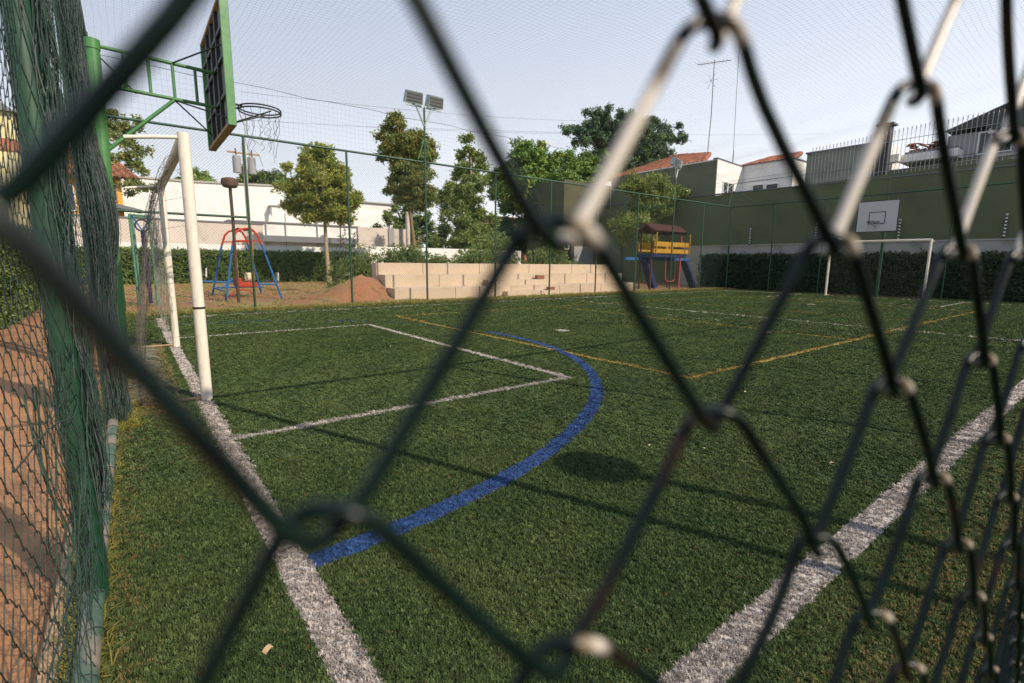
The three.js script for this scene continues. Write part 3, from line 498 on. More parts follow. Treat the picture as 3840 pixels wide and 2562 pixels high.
// ---------- floodlights ----------
function makeFlood(label, x) {
  const g = thing('floodlight_pole', label, 'floodlight', [x, 0, FZ + 0.06], 0, 'twin floodlights on the far fence');
  part('pole', rod([0, -0.1, 0], [0, 6.1, 0], 0.032, 12), M.green, g);
  for (const s of [-1, 1]) { part('brace', rod([s * 0.24, 4.5, 0], [0, 5.2, 0], 0.016), M.greenBright, g); part('arm', rod([0, 5.52, 0], [s * 0.26, 6.06, 0], 0.03), M.alu, g); }
  part('cross_bar', box(-0.62, 0.62, 6.06, 6.11, -0.025, 0.025), M.alu, g);
  for (const s of [-1, 1]) {
    const L = new THREE.Group(); L.name = 'lamp_head'; L.position.set(s * 0.37, 6.3, 0.06); L.rotation.set(0.25, s * 0.12, 0); g.add(L);
    part('housing', prism([[-0.29, -0.17], [0.29, -0.17], [0.25, 0.17], [-0.25, 0.17]], -0.16, 0.06), M.alu, L);
    part('lens', box(-0.25, 0.25, -0.14, 0.14, 0.062, 0.07), M.lens, L);
    for (let k = 0; k < 3; k++) part('reflector_rib', box(-0.24, 0.24, -0.11 + k * 0.09, -0.095 + k * 0.09, 0.071, 0.08), M.steel, L);
    part('bracket', box(-0.03, 0.03, -0.26, -0.17, -0.05, 0.02), M.alu, L);
  }
  return g;
}
const flood = makeFlood('twin floodlight on green pole above the fence left of centre, before tall trees', 7.8);
delete flood.userData.group;
{ const c = copyOf(flood, 'twin floodlight near the right corner of the far fence, below the tiled roof', [21.25, 0, FZ + 0.06], 0.35); c.scale.y = 0.965; }

// ---------- terraces ----------
{
  const t = thing('concrete_terrace', 'three tiered concrete seating terrace with jointed blocks behind the far fence', 'terrace');
  const tiers = [[-15.4, -16.1, -0.1, 0.42, [6.95, 9.31, 11.85, 14.45, 17.02, 19.3]], [-16.1, -16.8, -0.1, 0.85, [6.93, 9.04, 11.57, 14.1, 16.8, 19.28]], [-16.8, -17.2, -0.1, 1.26, [6.9, 8.74, 11.29, 13.9, 16.51, 19.05, 19.25]]];
  for (const [zf, zb, y0, y1, xs] of tiers) {
    for (let k = 0; k + 1 < xs.length; k++) part('concrete_block', box(xs[k] + 0.008, xs[k + 1] - 0.008, y0, y1 - 0.004 * (k % 2), zb + 0.004, zf - 0.004 * rnd(), 0.012), M.concrete, t);
    part('joint_backing', box(xs[0] + 0.03, xs[xs.length - 1] - 0.03, y0, y1 - 0.03, zb + 0.01, zf - 0.02), M.brick, t);
  }
  part('step', box(11.45, 13.95, 0, 0.21, -15.395, -15.1, 0.01), M.concrete, t); part('step', box(11.0, 13.95, 0.4, 0.63, -16.095, -15.78, 0.01), M.concrete, t);
  part('brick', box(13.55, 13.93, 0.632, 0.8, -15.98, -15.8, 0.01), M.brick, t); part('brick', box(13.6, 13.93, 0.212, 0.34, -15.3, -15.12, 0.01), M.brick, t);
}

// ---------- foliage ----------
function leafCluster(n, L, W, R) {
  const p = [];
  for (let k = 0; k < n; k++) {
    const q = anyTurn(), o = V(gauss(), gauss(), gauss()).multiplyScalar(R), l = L * rr(0.7, 1.2), w = W * rr(0.7, 1.2), f = w * 0.3;
    const P = [[0, 0, 0], [w / 2, f, l * 0.45], [0, 0, l], [-w / 2, f, l * 0.45]].map(a => V(...a).applyQuaternion(q).add(o));
    for (const i of [0, 1, 2, 0, 2, 3]) p.push(P[i].x, P[i].y, P[i].z);
  }
  const g = new THREE.BufferGeometry(); g.setAttribute('position', new THREE.Float32BufferAttribute(p, 3)); g.computeVertexNormals(); return g;
}
const LEAF = { small: leafCluster(9, 0.11, 0.05, 0.09), mid: leafCluster(8, 0.17, 0.08, 0.13), big: leafCluster(8, 0.28, 0.12, 0.22), hedge: leafCluster(10, 0.075, 0.04, 0.06), long: leafCluster(7, 0.24, 0.06, 0.12) };
const PAL = {
  lime: [[0.42, 0.42, 0.035], [0.17, 0.24, 0.03]], olive: [[0.36, 0.32, 0.065], [0.15, 0.18, 0.035]], green: [[0.26, 0.34, 0.07], [0.12, 0.19, 0.04]],
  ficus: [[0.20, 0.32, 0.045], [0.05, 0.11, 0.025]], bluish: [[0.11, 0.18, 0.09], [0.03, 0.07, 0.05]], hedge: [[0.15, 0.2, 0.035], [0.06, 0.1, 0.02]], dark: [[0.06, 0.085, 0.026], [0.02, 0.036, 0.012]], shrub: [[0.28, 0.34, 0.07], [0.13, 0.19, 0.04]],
};
const pick = pal => { const l = rr(0.75, 1.25); return mixc(PAL[pal][0], PAL[pal][1], rnd()).map(v => v * l); };
// crown made of many small clumps with gaps between them
function crownPoints(blobs, clumps, per, clumpR) {
  const out = [], cen = [], tot = blobs.reduce((s, b) => s + b[3] * b[4] * b[5], 0);
  for (const b of blobs) {
    const n = Math.max(3, Math.round(clumps * b[3] * b[4] * b[5] / tot));
    for (let k = 0; k < n; k++) {
      const d = V(gauss(), gauss(), gauss()).normalize(), r = Math.pow(rnd(), 0.38) * (rnd() < 0.16 ? rr(1.1, 1.38) : rr(0.8, 1.06)), c = V(b[0] + d.x * r * b[3], b[1] + d.y * r * b[4], b[2] + d.z * r * b[5]);
      cen.push(c); const cr = clumpR * rr(0.55, 1.3), m = Math.round(per * rr(0.6, 1.4));
      for (let q = 0; q < m; q++) out.push([c.x + gauss() * cr, c.y + gauss() * cr * 0.75, c.z + gauss() * cr]);
    }
  }
  return [out, cen];
}
function tree(name, label, category, [x, y0, z], o) {
  const t = thing(name, label, category, [x, y0, z]);
  const blobs = o.blobs.map(b => [b[0] - x, b[1] - y0, b[2] - z, b[3], b[4], b[5] ?? b[3]]);
  const [pts, cen] = crownPoints(blobs, o.clumps, o.per, o.clumpR);
  const T = new Tubes(), top = o.top - y0, lean = o.lean || 0, tp = []; for (let k = 0; k <= 8; k++) { const q = k / 8; tp.push(V(lean * q + 0.05 * Math.sin(q * 5 + x), top * q, 0.05 * Math.sin(q * 4 + z))); }
  T.add(tp, tp.map((_, k) => o.r * (1 - 0.75 * k / 8) * (k === 0 ? 1.25 : 1)), 9);
  part('trunk', T.build(), o.bark || M.bark, t);
  const B = new Tubes(); for (let k = 0; k < cen.length; k += o.limb || 3) { const c = cen[k], h = Math.min(top * 0.95, Math.max(o.fork - y0, c.y - Math.hypot(c.x, c.z) * 0.9)), q = h / top, s = V(lean * q, h, 0), m = s.clone().lerp(c, 0.5).add(V(0, 0.15, 0)); B.add([s, m, c], [o.r * 0.3, o.r * 0.2, o.r * 0.07], 5); }
  part('limbs', B.build(), o.bark || M.bark, t);
  inst('crown', LEAF[o.leaf], o.solid ? M.leafSolid : M.leaf, pts.map(p => { const c = pick(o.pal); return [p[0], p[1], p[2], rr(0.7, 1.3), anyTurn(), o.pal2 && rnd() < o.mix ? pick(o.pal2) : c]; }), t, null);
  return t;
}
tree('young_tree', 'round yellow green young tree with slim pale trunk behind the swing', 'tree', [8.54, 0.05, -27.3], { top: 6.6, fork: 3.4, r: 0.13, bark: M.barkPale, blobs: [[8.3, 5.0, -27.3, 1.85, 1.7], [8.2, 6.6, -27.3, 0.95, 1.0], [7.0, 4.5, -27.1, 0.8, 0.7], [9.7, 4.7, -27.2, 0.85, 0.9], [8.7, 3.7, -27, 1.0, 0.6]], clumps: 180, per: 30, clumpR: 0.264, leaf: 'mid', pal: 'lime', pal2: 'olive', mix: 0.2 });
tree('tall_tree', 'tall thin olive tree with loose crown behind the floodlight pole', 'tree', [13.1, 1.1, -26], { top: 8.6, fork: 4.2, r: 0.13, blobs: [[12.0, 8.3, -26, 0.75, 0.9], [12.9, 7.3, -26, 1.45, 1.1], [12.9, 5.6, -26, 1.3, 1.5], [13.7, 7.6, -26, 0.7, 0.5], [13.6, 4.8, -26, 0.9, 0.8], [11.4, 7.3, -26, .5, .6]], clumps: 225, per: 27, clumpR: 0.246, leaf: 'mid', pal: 'olive', pal2: 'green', mix: 0.35, lean: -0.9 });
tree('tall_tree', 'slender light green tree with pointed top behind the terrace, right of floodlight', 'tree', [16.8, 1.1, -26], { top: 8.3, fork: 3.2, r: 0.12, bark: M.barkPale, blobs: [[16.4, 8.0, -26, 0.5, 0.8], [16.9, 6.9, -26, 1.2, 1.0], [17.6, 7.3, -26, 0.6, 0.6], [16.4, 5.5, -26, 1.4, 0.9], [15.6, 4.4, -26, 1.0, 0.8], [17.0, 4.0, -26, 1.4, 1.0], [16.6, 2.7, -25.6, 2.0, 1.1]], clumps: 195, per: 24, clumpR: 0.246, leaf: 'mid', pal: 'green', pal2: 'lime', mix: 0.3 });
tree('dense_tree', 'large dense dark green tree with drooping foliage at the centre behind the terrace', 'tree', [29.5, 0.5, -34], { top: 10.5, fork: 3.5, r: 0.35, blobs: [[28.3, 9.6, -34, 2.0, 2.0], [26.6, 8.0, -34, 2.4, 1.6], [31.0, 9.4, -33.6, 2.4, 1.5], [34.0, 9.5, -33.6, 2.4, 1.8], [29.5, 7.3, -33, 3.4, 1.8], [33.2, 7.6, -33.4, 2.6, 1.6], [30.5, 5.4, -32, 1.6, 1.6], [24.4, 6.6, -31, 2.0, 1.3], [25.6, 4.8, -30, 1.7, 1.6], [23.5, 3.2, -25.4, 0.9, 1.4], [26.5, 7.0, -29, 1.8, 1.2]], clumps: 450, per: 46, clumpR: 0.440, leaf: 'big', pal: 'ficus', pal2: 'lime', mix: 0.12, limb: 6, solid: true });
tree('spreading_tree', 'wide blue green tree rising highest behind the tiled roof', 'tree', [47, 0, -40], { top: 16, fork: 9, r: 0.4, blobs: [[43.3, 16.6, -40, 2.6, 1.9], [47.5, 16.2, -40, 3.6, 2.4], [52.5, 15.8, -40, 3.4, 2.2], [56.5, 18.0, -40, 1.8, 1.3], [40.6, 15.0, -40, 2.4, 1.2], [47, 13.2, -40, 4.6, 1.9], [52, 18.2, -40, 2, 1.3], [48.5, 15, -40, 5, 2.4]], clumps: 330, per: 48, clumpR: 0.546, leaf: 'big', pal: 'bluish', pal2: 'ficus', mix: 0.22, limb: 4, solid: true });
tree('leafy_tree', 'bright leafy tree hanging over the playhouse before the olive wall', 'tree', [26.6, 0, -20.2], { top: 5.6, fork: 2.6, r: 0.14, blobs: [[25.6, 6.1, -20, 1.7, 0.8], [27.4, 5.6, -20, 1.3, 0.9], [24.4, 3.6, -19.7, 1.5, 0.8], [29.2, 3.9, -19.7, 1.1, 0.6], [25.5, 2.6, -19.5, 0.8, 0.7], [29.8, 5.7, -20, 1.2, 0.5], [26.4, 4.8, -20, 1.5, 0.6]], clumps: 157, per: 20, clumpR: 0.264, leaf: 'long', pal: 'shrub', pal2: 'lime', mix: 0.35 });
tree('sparse_tree', 'sparse feathery tree left of the goal before the orange house', 'tree', [-0.9, 0, -21], { top: 5.4, fork: 3.4, r: 0.11, blobs: [[0.0, 5.6, -21, 0.8, 0.5, 0.6], [0.4, 4.6, -21, 0.7, 0.45, 0.6], [0.6, 3.6, -21, 0.6, 0.35, 0.6], [-0.9, 5.3, -21, 0.8, 0.6, 0.8], [0.2, 5.1, -21, 0.9, 0.4, 0.6]], clumps: 69, per: 17, clumpR: 0.176, leaf: 'small', pal: 'olive', pal2: 'green', mix: 0.5 });
tree('background_tree', 'low dark tree on the skyline just right of the near goal post', 'tree', [6.4, 4, -62], { top: 9, fork: 7, r: 0.25, blobs: [[6.4, 9.4, -62, 1.9, 0.9]], clumps: 39, per: 26, clumpR: 0.352, leaf: 'big', pal: 'green', solid: true });
tree('background_tree', 'broad dark tree on the skyline behind the white warehouse left of the young tree', 'tree', [13, 4, -62], { top: 10, fork: 7, r: 0.25, blobs: [[12.6, 10.0, -62, 2.6, 1.3], [14.6, 10.3, -62, 1.4, 1.0], [10.6, 9.6, -62, 1.2, .8]], clumps: 66, per: 30, clumpR: 0.396, leaf: 'big', pal: 'dark', pal2: 'green', mix: 0.4, solid: true });
tree('street_tree', 'dark bushy tree by the concrete wall end, left of the tall trees', 'tree', [17, 0, -36], { top: 4.6, fork: 2.5, r: 0.15, blobs: [[16.4, 4.4, -36, 1.5, 1.6], [18.4, 3.6, -36, 1.6, 1.5], [20.5, 3.2, -36, 1.4, 1.4]], clumps: 105, per: 28, clumpR: 0.308, leaf: 'mid', pal: 'dark', pal2: 'green', mix: 0.5, solid: true });
tree('street_tree', 'dark bluish bushy tree left of the red tiled roof at the centre', 'tree', [24.6, 0, -32], { top: 4, fork: 2, r: 0.12, blobs: [[24.3, 3.6, -32, 1.5, 1.1], [25.6, 2.9, -32, 1.1, 0.9]], clumps: 75, per: 24, clumpR: 0.308, leaf: 'mid', pal: 'bluish', solid: true });
function hedge(label, boxes, n, pal, leaf = 'hedge', rough = 0.08) {
  const t = thing('hedge', label, 'hedge');
  part('dark_core', boxes.map(b => box(b[0] + 0.12, b[1] - 0.12, b[2], b[3] - 0.14, b[4] + 0.12, b[5] - 0.12)), M.core, t);  // solid dark box filling each hedge block inside the leaves
  const l = []; const area = boxes.map(b => (b[1] - b[0]) * (b[3] - b[2]) * 2 + (b[5] - b[4]) * (b[3] - b[2]) * 2 + (b[1] - b[0]) * (b[5] - b[4])), tot = area.reduce((a, c) => a + c, 0);
  boxes.forEach((b, q) => {
    const [x0, x1, y0, y1, z0, z1] = b, w = x1 - x0, h = y1 - y0, d = z1 - z0;
    for (let k = 0; k < n * area[q] / tot; k++) {
      let s = rnd() * (2 * w * h + 2 * d * h + w * d), x = rr(x0, x1), y = rr(y0, y1), z = rr(z0, z1);
      if (s < w * h) z = z0; else if (s < 2 * w * h) z = z1; else if (s < 2 * w * h + d * h) x = x0; else if (s < 2 * w * h + 2 * d * h) x = x1; else y = y1;
      const bump = rough * 1.5 * (fbm(N1, x * 0.09 + z * 0.09 + 5, y * 0.09 + 5, 64, 3) - 0.5);
      l.push([x + gauss() * rough + bump, y + gauss() * rough + bump, z + gauss() * rough + bump, rr(0.7, 1.4), anyTurn(), pick(pal)]);
    }
  });
  inst('foliage', LEAF[leaf], M.leafSolid, l, t, null); return t;
}
hedge('clipped green hedge along the back of the playground behind the swing', [[-3, 11.2, 0.0, 1.72, -30.9, -29.9]], 6500, 'hedge', 'small');
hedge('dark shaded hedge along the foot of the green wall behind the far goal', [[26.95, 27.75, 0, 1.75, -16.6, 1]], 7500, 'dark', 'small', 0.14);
hedge('added hedge out of view behind the viewpoint, keeping the near fence wires dark', [[-2, 14, 0, 2.1, 2.7, 3.5]], 4500, 'dark', 'mid', 0.12);  // added, unseen: gives the near wires something dark to reflect
hedge('dark hedge along the clay path at the left edge', [[-2.7, -1.98, 0, 1.95, -22, -8]], 6500, 'hedge');
function shrub(label, x, y, z, rx, ry, n, pal = 'shrub') {
  const t = thing('leafy_shrub', label, 'shrub', [x, y, z]); const T = new Tubes();
  const l = []; for (let k = 0; k < n; k++) { const d = V(gauss(), Math.abs(gauss()), gauss()).normalize().multiplyScalar(Math.pow(rnd(), 0.5)); l.push([d.x * rx * rr(0.8, 1.15), d.y * ry * rr(0.8, 1.2), d.z * rx * 0.6, rr(0.7, 1.3), anyTurn(), pick(pal)]); if (k % 14 === 0) T.add([V(d.x * 0.2 * rx, 0, 0), V(d.x * rx * 0.9, d.y * ry * 0.9, d.z * rx * 0.5)], [0.015, 0.005], 4); }
  part('stems', T.build(), M.bark, t); inst('foliage', LEAF.small, M.leaf, l, t, null);
}
shrub('dense shrub beside the dirt mound at the terrace left end', 7.2, 0.2, -18.6, 1.5, 1.6, 900); shrub('leafy shrub over the terrace top left, before the tall olive tree', 9.0, 1.15, -18.5, 1.2, 0.85, 560); shrub('small shrub on the terrace top beside the floodlight pole', 10.4, 1.1, -18.6, 0.7, 0.5, 220);
shrub('shrub on the terrace top below the slender light green tree', 12.2, 1.15, -18.5, 1.3, 0.75, 520); shrub('shrub on the terrace top right half, before the grey garage', 16.6, 1.15, -18.6, 1.4, 0.95, 560); shrub('low shrub at the terrace top right end', 18.4, 1.0, -18.6, 0.7, 0.5, 120);
shrub('tall loose shrub on the terrace top below the dense dark tree', 14.6, 1.15, -20.5, 1.6, 1.7, 900, 'green'); shrub('thin dark shrub below the yellow green young tree', 10.0, 0.1, -28.2, 1.2, 3.2, 200, 'bluish');

// ---------- playground ----------
{
  const s = thing('swing_set', 'red and blue children\'s swing frame with hanging seat in the playground', 'swing');
  const G = (x, z) => groundY(x, z) - 0.02;
  const legs = [[[2.33, -17.73], [2.72, 1.78, -18.25]], [[4.02, -17.86], [3.58, 1.83, -18.28]], [[2.26, -20.2], [2.62, 1.8, -19.75]], [[3.84, -20.2], [3.44, 1.85, -19.75]]];
  for (const [[x, z], b] of legs) part('leg', rod([x, G(x, z), z], b, 0.032, 10), M.blue, s);
  for (const [a, b, z] of [[0, 1, -18.4], [2, 3, -19.6]]) { const A = legs[a][1], B = legs[b][1]; part('arch', bend([A, [A[0] + 0.1, 2.13, (A[2] + z) / 2], [A[0] + 0.22, 2.27, z], [A[0] + 0.4, 2.32, z], [B[0] - 0.36, 2.33, z], [B[0] - 0.2, 2.28, z], [B[0] - 0.1, 2.13, (B[2] + z) / 2], B], 0.034, 10), M.red, s); part('cross_bar', rod([A[0] + 0.02, 1.92, A[2]], [B[0] - 0.02, 1.95, B[2]], 0.02), M.red, s); }
  for (const x of [2.95, 3.3]) part('top_bar', rod([x, 2.32, -18.4], [x + 0.02, 2.32, -19.6], 0.03), M.red, s);
  for (const [x, z] of [[2.9, -18.8], [3.4, -18.8], [2.9, -19.2], [3.4, -19.2]]) part('chain', rod([x, 2.3, z], [x, 0.62, z], 0.012, 6), M.yellowPaint, s);
  part('seat', [box(2.85, 3.45, 0.4, 0.56, -19.3, -18.7, 0.04), box(2.8, 3.0, 0.45, 0.72, -19.28, -18.72, 0.05)], M.red, s); part('seat_back', box(3.17, 3.47, 0.58, 0.88, -19.32, -19.24, 0.06), M.cream, s);
  part('rocker', bend([[2.6, 0.12, -18.6], [2.72, 0.28, -18.6], [3.0, 0.34, -18.6], [3.2, 0.28, -18.6], [3.32, 0.1, -18.6]], 0.022), M.red, s); part('base_bar', rod([2.3, 0.35, -20.0], [3.9, 0.35, -20.0], 0.025), M.blue, s); part('base_bar', rod([2.4, 0.3, -18.4], [2.35, 0.32, -20], 0.022), M.blue, s);
  const w = thing('seesaw', 'low blue seesaw on the grass between swing and hedge', 'seesaw', [3.4, 0.05, -22.8]);
  part('beam', rod([-1.5, 0.45, 0], [1.5, 0.25, 0.1], 0.035), M.blue, w); for (const x of [-0.5, 0.3]) part('leg', rod([x - 0.2, 0, 0.3], [-0.1, 0.5, 0], 0.03), M.blue, w); part('leg', rod([0.1, 0, -0.3], [-0.1, 0.5, 0], 0.03), M.blue, w);
  for (const x of [-1.3, 1.3]) { part('seat', box(x - 0.2, x + 0.2, 0.33 - x * 0.07 + 0.12, 0.38 - x * 0.07 + 0.12, -0.14, 0.16, 0.02), M.navy, w); part('handle', bend([[x + 0.3, 0.5 - x * .07, -.15], [x + .32, .85 - x * .07, -.1], [x + .32, .85 - x * .07, .1], [x + .3, .5 - x * .07, .15]], 0.014), M.stripeWhite, w); }
  const c = thing('climbing_frame', 'green and blue climbing frame behind the near goal net', 'climbing frame', [0.35, 0, -17]);
  for (const [x, z] of [[-0.2, 0], [-0.13, -0.7], [0.22, 0], [0.26, -0.7]]) part('post', rod([x, 0, z], [x, 2.5, z], 0.03), M.greenPale, c);
  for (const z of [0, -0.7]) part('top_bar', rod([-0.2, 2.48, z], [0.24, 2.46, z], 0.028), M.greenPale, c); for (const x of [-0.17, 0.24]) part('top_bar', rod([x, 2.47, 0], [x, 2.47, -0.7], 0.028), M.greenPale, c);
  part('ring_post', rod([0.05, 2.05, 0.1], [0.07, 0.1, 0.1], 0.05), M.navy, c); part('hanging_ring', (() => { const g = new THREE.TorusGeometry(0.15, 0.02, 6, 20); g.translate(0.05, 2.2, 0.1); return g; })(), M.navy, c); for (const s of [-1, 1]) part('handle', rod([0.05, 2.05, 0.1], [0.05 + s * 0.2, 2.45, 0.1], 0.018), M.blue, c);
}
function lampPost(label, x, z) {
  const g = thing('park_lamp', label, 'lamp post', [x, 0, z], 0, undefined);
  part('pole', bend([[0, 0, 0], [-0.01, 1.2, 0], [0.01, 2.4, 0], [0, 3.48, 0]], 0.045, 10), M.rust, g);
  const l = new THREE.LatheGeometry([[0, 3.42], [0.16, 3.42], [0.2, 3.45], [0.215, 3.5], [0.22, 3.62], [0.21, 3.67], [0.12, 3.7], [0, 3.705]].map(p => new THREE.Vector2(...p)), 28); part('lamp_hood', l, M.lampBrown, g);
  for (let k = 0; k < 6; k++) { const a = k * 1.047; part('hood_rib', rod([Math.cos(a) * 0.222, 3.49, Math.sin(a) * 0.222], [Math.cos(a) * 0.224, 3.63, Math.sin(a) * 0.224], 0.008, 5), M.rust, g); }
  return g;
}
const lamp = lampPost('brown drum headed lamp post standing by the swing', 2.6, -17.07);
copyOf(lamp, 'brown drum headed lamp post half hidden behind the young tree, far off', [13.6, 1.3, -40]);
{ const c = copyOf(lamp, 'short drum headed lamp post by the near fence, its shadow falling on the turf', [3.28, 0, 0.55]); c.scale.set(0.98, 0.62, 0.98); }
{
  const p = thing('playhouse', 'yellow railed playhouse tower with dark red roof at the far corner before the dark wall', 'playhouse', [0, 0, 0]);
  for (const [x, z, m] of [[21.0, -15.7, M.darkRed], [23.5, -15.7, M.pinkPaint], [21.15, -16.5, M.darkRed], [23.6, -16.5, M.darkRed]]) part('post', rod([x, -0.05, z], [x, 3.0, z], 0.045), m, p);
  for (const x of [21.1, 24.0]) part('rail_post', rod([x, 1.82, -15.5], [x, 2.9, -15.5], 0.03), M.yellowPaint, p);
  part('guard_board', box(21.0, 24.02, 2.2, 2.44, -15.58, -15.53, 0.01), M.yellowPaint, p); part('guard_board', box(20.9, 24.0, 1.86, 2.08, -15.58, -15.53, 0.01), M.yellowPaint, p);
  for (const z of [-16.55]) part('guard_board', box(21.0, 24.0, 1.95, 2.4, z, z + 0.04, 0.01), M.yellowPaint, p);
  part('platform', box(20.9, 23.9, 1.66, 1.82, -16.6, -15.6, 0.02), M.navy, p); part('beam', box(19.8, 25.45, 1.5, 1.64, -16.45, -16.3, 0.02), M.blue, p);
  part('roof_slope', (() => { const g = []; for (let k = 0; k < 16; k++) { const x = 20.95 + k * 0.18; g.push(rod([x, 2.92, -15.5], [x, 3.3, -16.05], 0.08, 6), rod([x, 2.92, -16.6], [x, 3.3, -16.05], 0.08, 6)); } return g; })(), M.darkRed, p);
  part('slide', [prism([[23.9, 1.5], [24.05, 1.5], [25.15, 0.05], [25.0, 0.0]], -16.0, -15.6)], M.navy, p);
  part('swing_loop', bend([[22.5, 1.6, -15.9], [22.55, 0.55, -15.9], [22.75, 0.4, -15.9], [23.25, 0.4, -15.9], [23.42, 0.55, -15.9], [23.4, 1.6, -15.9]], 0.025), M.pinkPaint, p); part('side_slide', prism([[21.0, 1.6], [21.2, 1.6], [22.1, 0.1], [21.8, 0.05]], -16.4, -16.0), M.navy, p);
}

// ---------- buildings and walls ----------
function roofTiles(parent, a, b, c, d, n) { // ridged tile rows running from edge a-b (eaves) up to d-c (ridge)
  const T = new Tubes(), A = V(...a), B = V(...b), C = V(...c), D = V(...d);
  for (let k = 0; k <= n; k++) {
    const p = A.clone().lerp(B, k / n), q = D.clone().lerp(C, k / n), m = Math.max(3, Math.round(p.distanceTo(q) / 0.4)), r = A.distanceTo(B) / n * 0.55, pts = [], rad = [];
    for (let s = 0; s <= m; s++) { pts.push(p.clone().lerp(q, s / m).add(V(0, 0.02 * gauss(), 0))); rad.push(r * (s % 2 ? 0.88 : 1.04)); }
    T.add(pts, rad, 6, (q, k2) => { const l = 0.55 + 0.8 * N2(k * 7.3 + 20, k2 * 3.1 + 20, 4096); return [l, l * (0.85 + 0.2 * N1(k + 9, k2 * 2 + 9, 4096)), l * 0.95]; }, true);
  }
  part('roof_tiles', T.build(), M.tile, parent, 'stuff');
  const g = new THREE.BufferGeometry(); g.setAttribute('position', new THREE.Float32BufferAttribute([A, B, C, A, C, D].flatMap(v => [v.x, v.y - 0.05, v.z]), 3)); g.setAttribute('uv', new THREE.Float32BufferAttribute([0, 0, 1, 0, 1, 1, 0, 0, 1, 1, 0, 1], 2)); g.computeVertexNormals(); part('roof_deck', g, M.brick, parent);
}
function windowAt(parent, x0, x1, y0, y1, z0, z1, ax, frame = M.white) { // thin window on a face: ax 'z' faces +z, 'x' faces -x
  const w = part('window', ax === 'z' ? [box(x0, x1, y0, y0 + 0.05, z0, z1), box(x0, x1, y1 - 0.05, y1, z0, z1), box(x0, x0 + 0.05, y0 + 0.05, y1 - 0.05, z0, z1), box(x1 - 0.05, x1, y0 + 0.05, y1 - 0.05, z0, z1)] : [box(x0, x1, y0, y0 + 0.05, z0, z1), box(x0, x1, y1 - 0.05, y1, z0, z1), box(x0, x1, y0 + 0.05, y1 - 0.05, z0, z0 + 0.05), box(x0, x1, y0 + 0.05, y1 - 0.05, z1 - 0.05, z1)], frame, parent);
  part('pane', ax === 'z' ? box(x0 + 0.05, x1 - 0.05, y0 + 0.05, y1 - 0.05, z0, z0 + 0.02) : box(x1 - 0.02, x1, y0 + 0.05, y1 - 0.05, z0 + 0.05, z1 - 0.05), M.glass, w);
}
{
  const w = thing('boundary_wall', 'tall dark green wall behind the far goal and hedge', 'wall');
  part('wall', prism([[-3, -0.2], [26, -0.2], [26, 5.25], [3.7, 5.52], [-3, 5.6]].map(p => [-p[0], p[1]]), 0, 0.25), M.wallGreen, w).applyMatrix4(new THREE.Matrix4().makeRotationY(-Math.PI / 2).setPosition(28.25, 0, 0));
  part('ledge', box(27.92, 28.0, 2.38, 2.45, -18.6, 3, 0.01), M.ledge, w); part('plinth', box(27.96, 28.0, -0.2, 2.38, -18.6, 3), M.ledge, w);
  part('coping', [new THREE.BoxGeometry(0.3, 0.05, 22).applyMatrix4(new THREE.Matrix4().makeRotationX(0.0121).setPosition(28.12, 5.42, -14.8))], M.roofGrey, w);
  [[-7.39, 2.46, 3.42], [-3.93, 2.46, 3.42], [-10.86, 2.46, 3.42], [-14.25, 2.46, 3.35]].forEach(([z, y0, y1], k) => {
    const s = thing('striped_marker', 'black and white striped strip on the green wall ' + ['just right of the backboard', 'near the right edge', 'just left of the backboard', 'closest to the playhouse'][k], 'strip', [27.88, 0, z]);
    const n = 14, h = (y1 - y0) / n; for (let q = 0; q < n; q++) part(q % 2 ? 'white_square' : 'black_square', box(-0.02, 0.02, y0 + q * h, y0 + q * h + h * 0.96, -0.035 + 0.01 * (q % 2), 0.035 + 0.01 * (q % 2)), q % 2 ? M.stripeWhite : M.stripeBlack, s);
  });
  const sp = thing('spiked_railing', 'thin pale spiked bars along the top of the green wall', 'railing', [28.2, 0, 0]);
  for (let z = -11.5; z < -4.3; z += 0.155) { const y1 = 7.2 + 0.28 * smooth(-11.5, -6, z) + 0.03 * rnd(); part('bar', [rod([0, 5.4, z], [-0.02, y1 - 0.07, z], 0.009, 5), new THREE.ConeGeometry(0.03, 0.12, 5).translate(-0.02, y1, z), rod([-0.02, y1 - 0.13, z - 0.035], [-0.02, y1 - 0.1, z + 0.035], 0.007, 4)], M.grey, sp); }
  for (const y of [5.6, 6.9]) part('rail', rod([0, y, -11.5], [0, y + 0.12, -4.3], 0.014, 5), M.grey, sp);
  for (const [k, z0, z1] of [[0, -18, -11.6]]) for (const y of [5.85, 6.05]) { const e = thing('wall_wire', y > 6 ? 'upper thin wire strung along the wall top before the white house' : 'lower thin wire strung along the wall top before the white house', 'wire'); part('wire', rod([28.1, y, z0], [28.1, y + 0.1, z1], 0.008, 4), M.steel, e); }
}
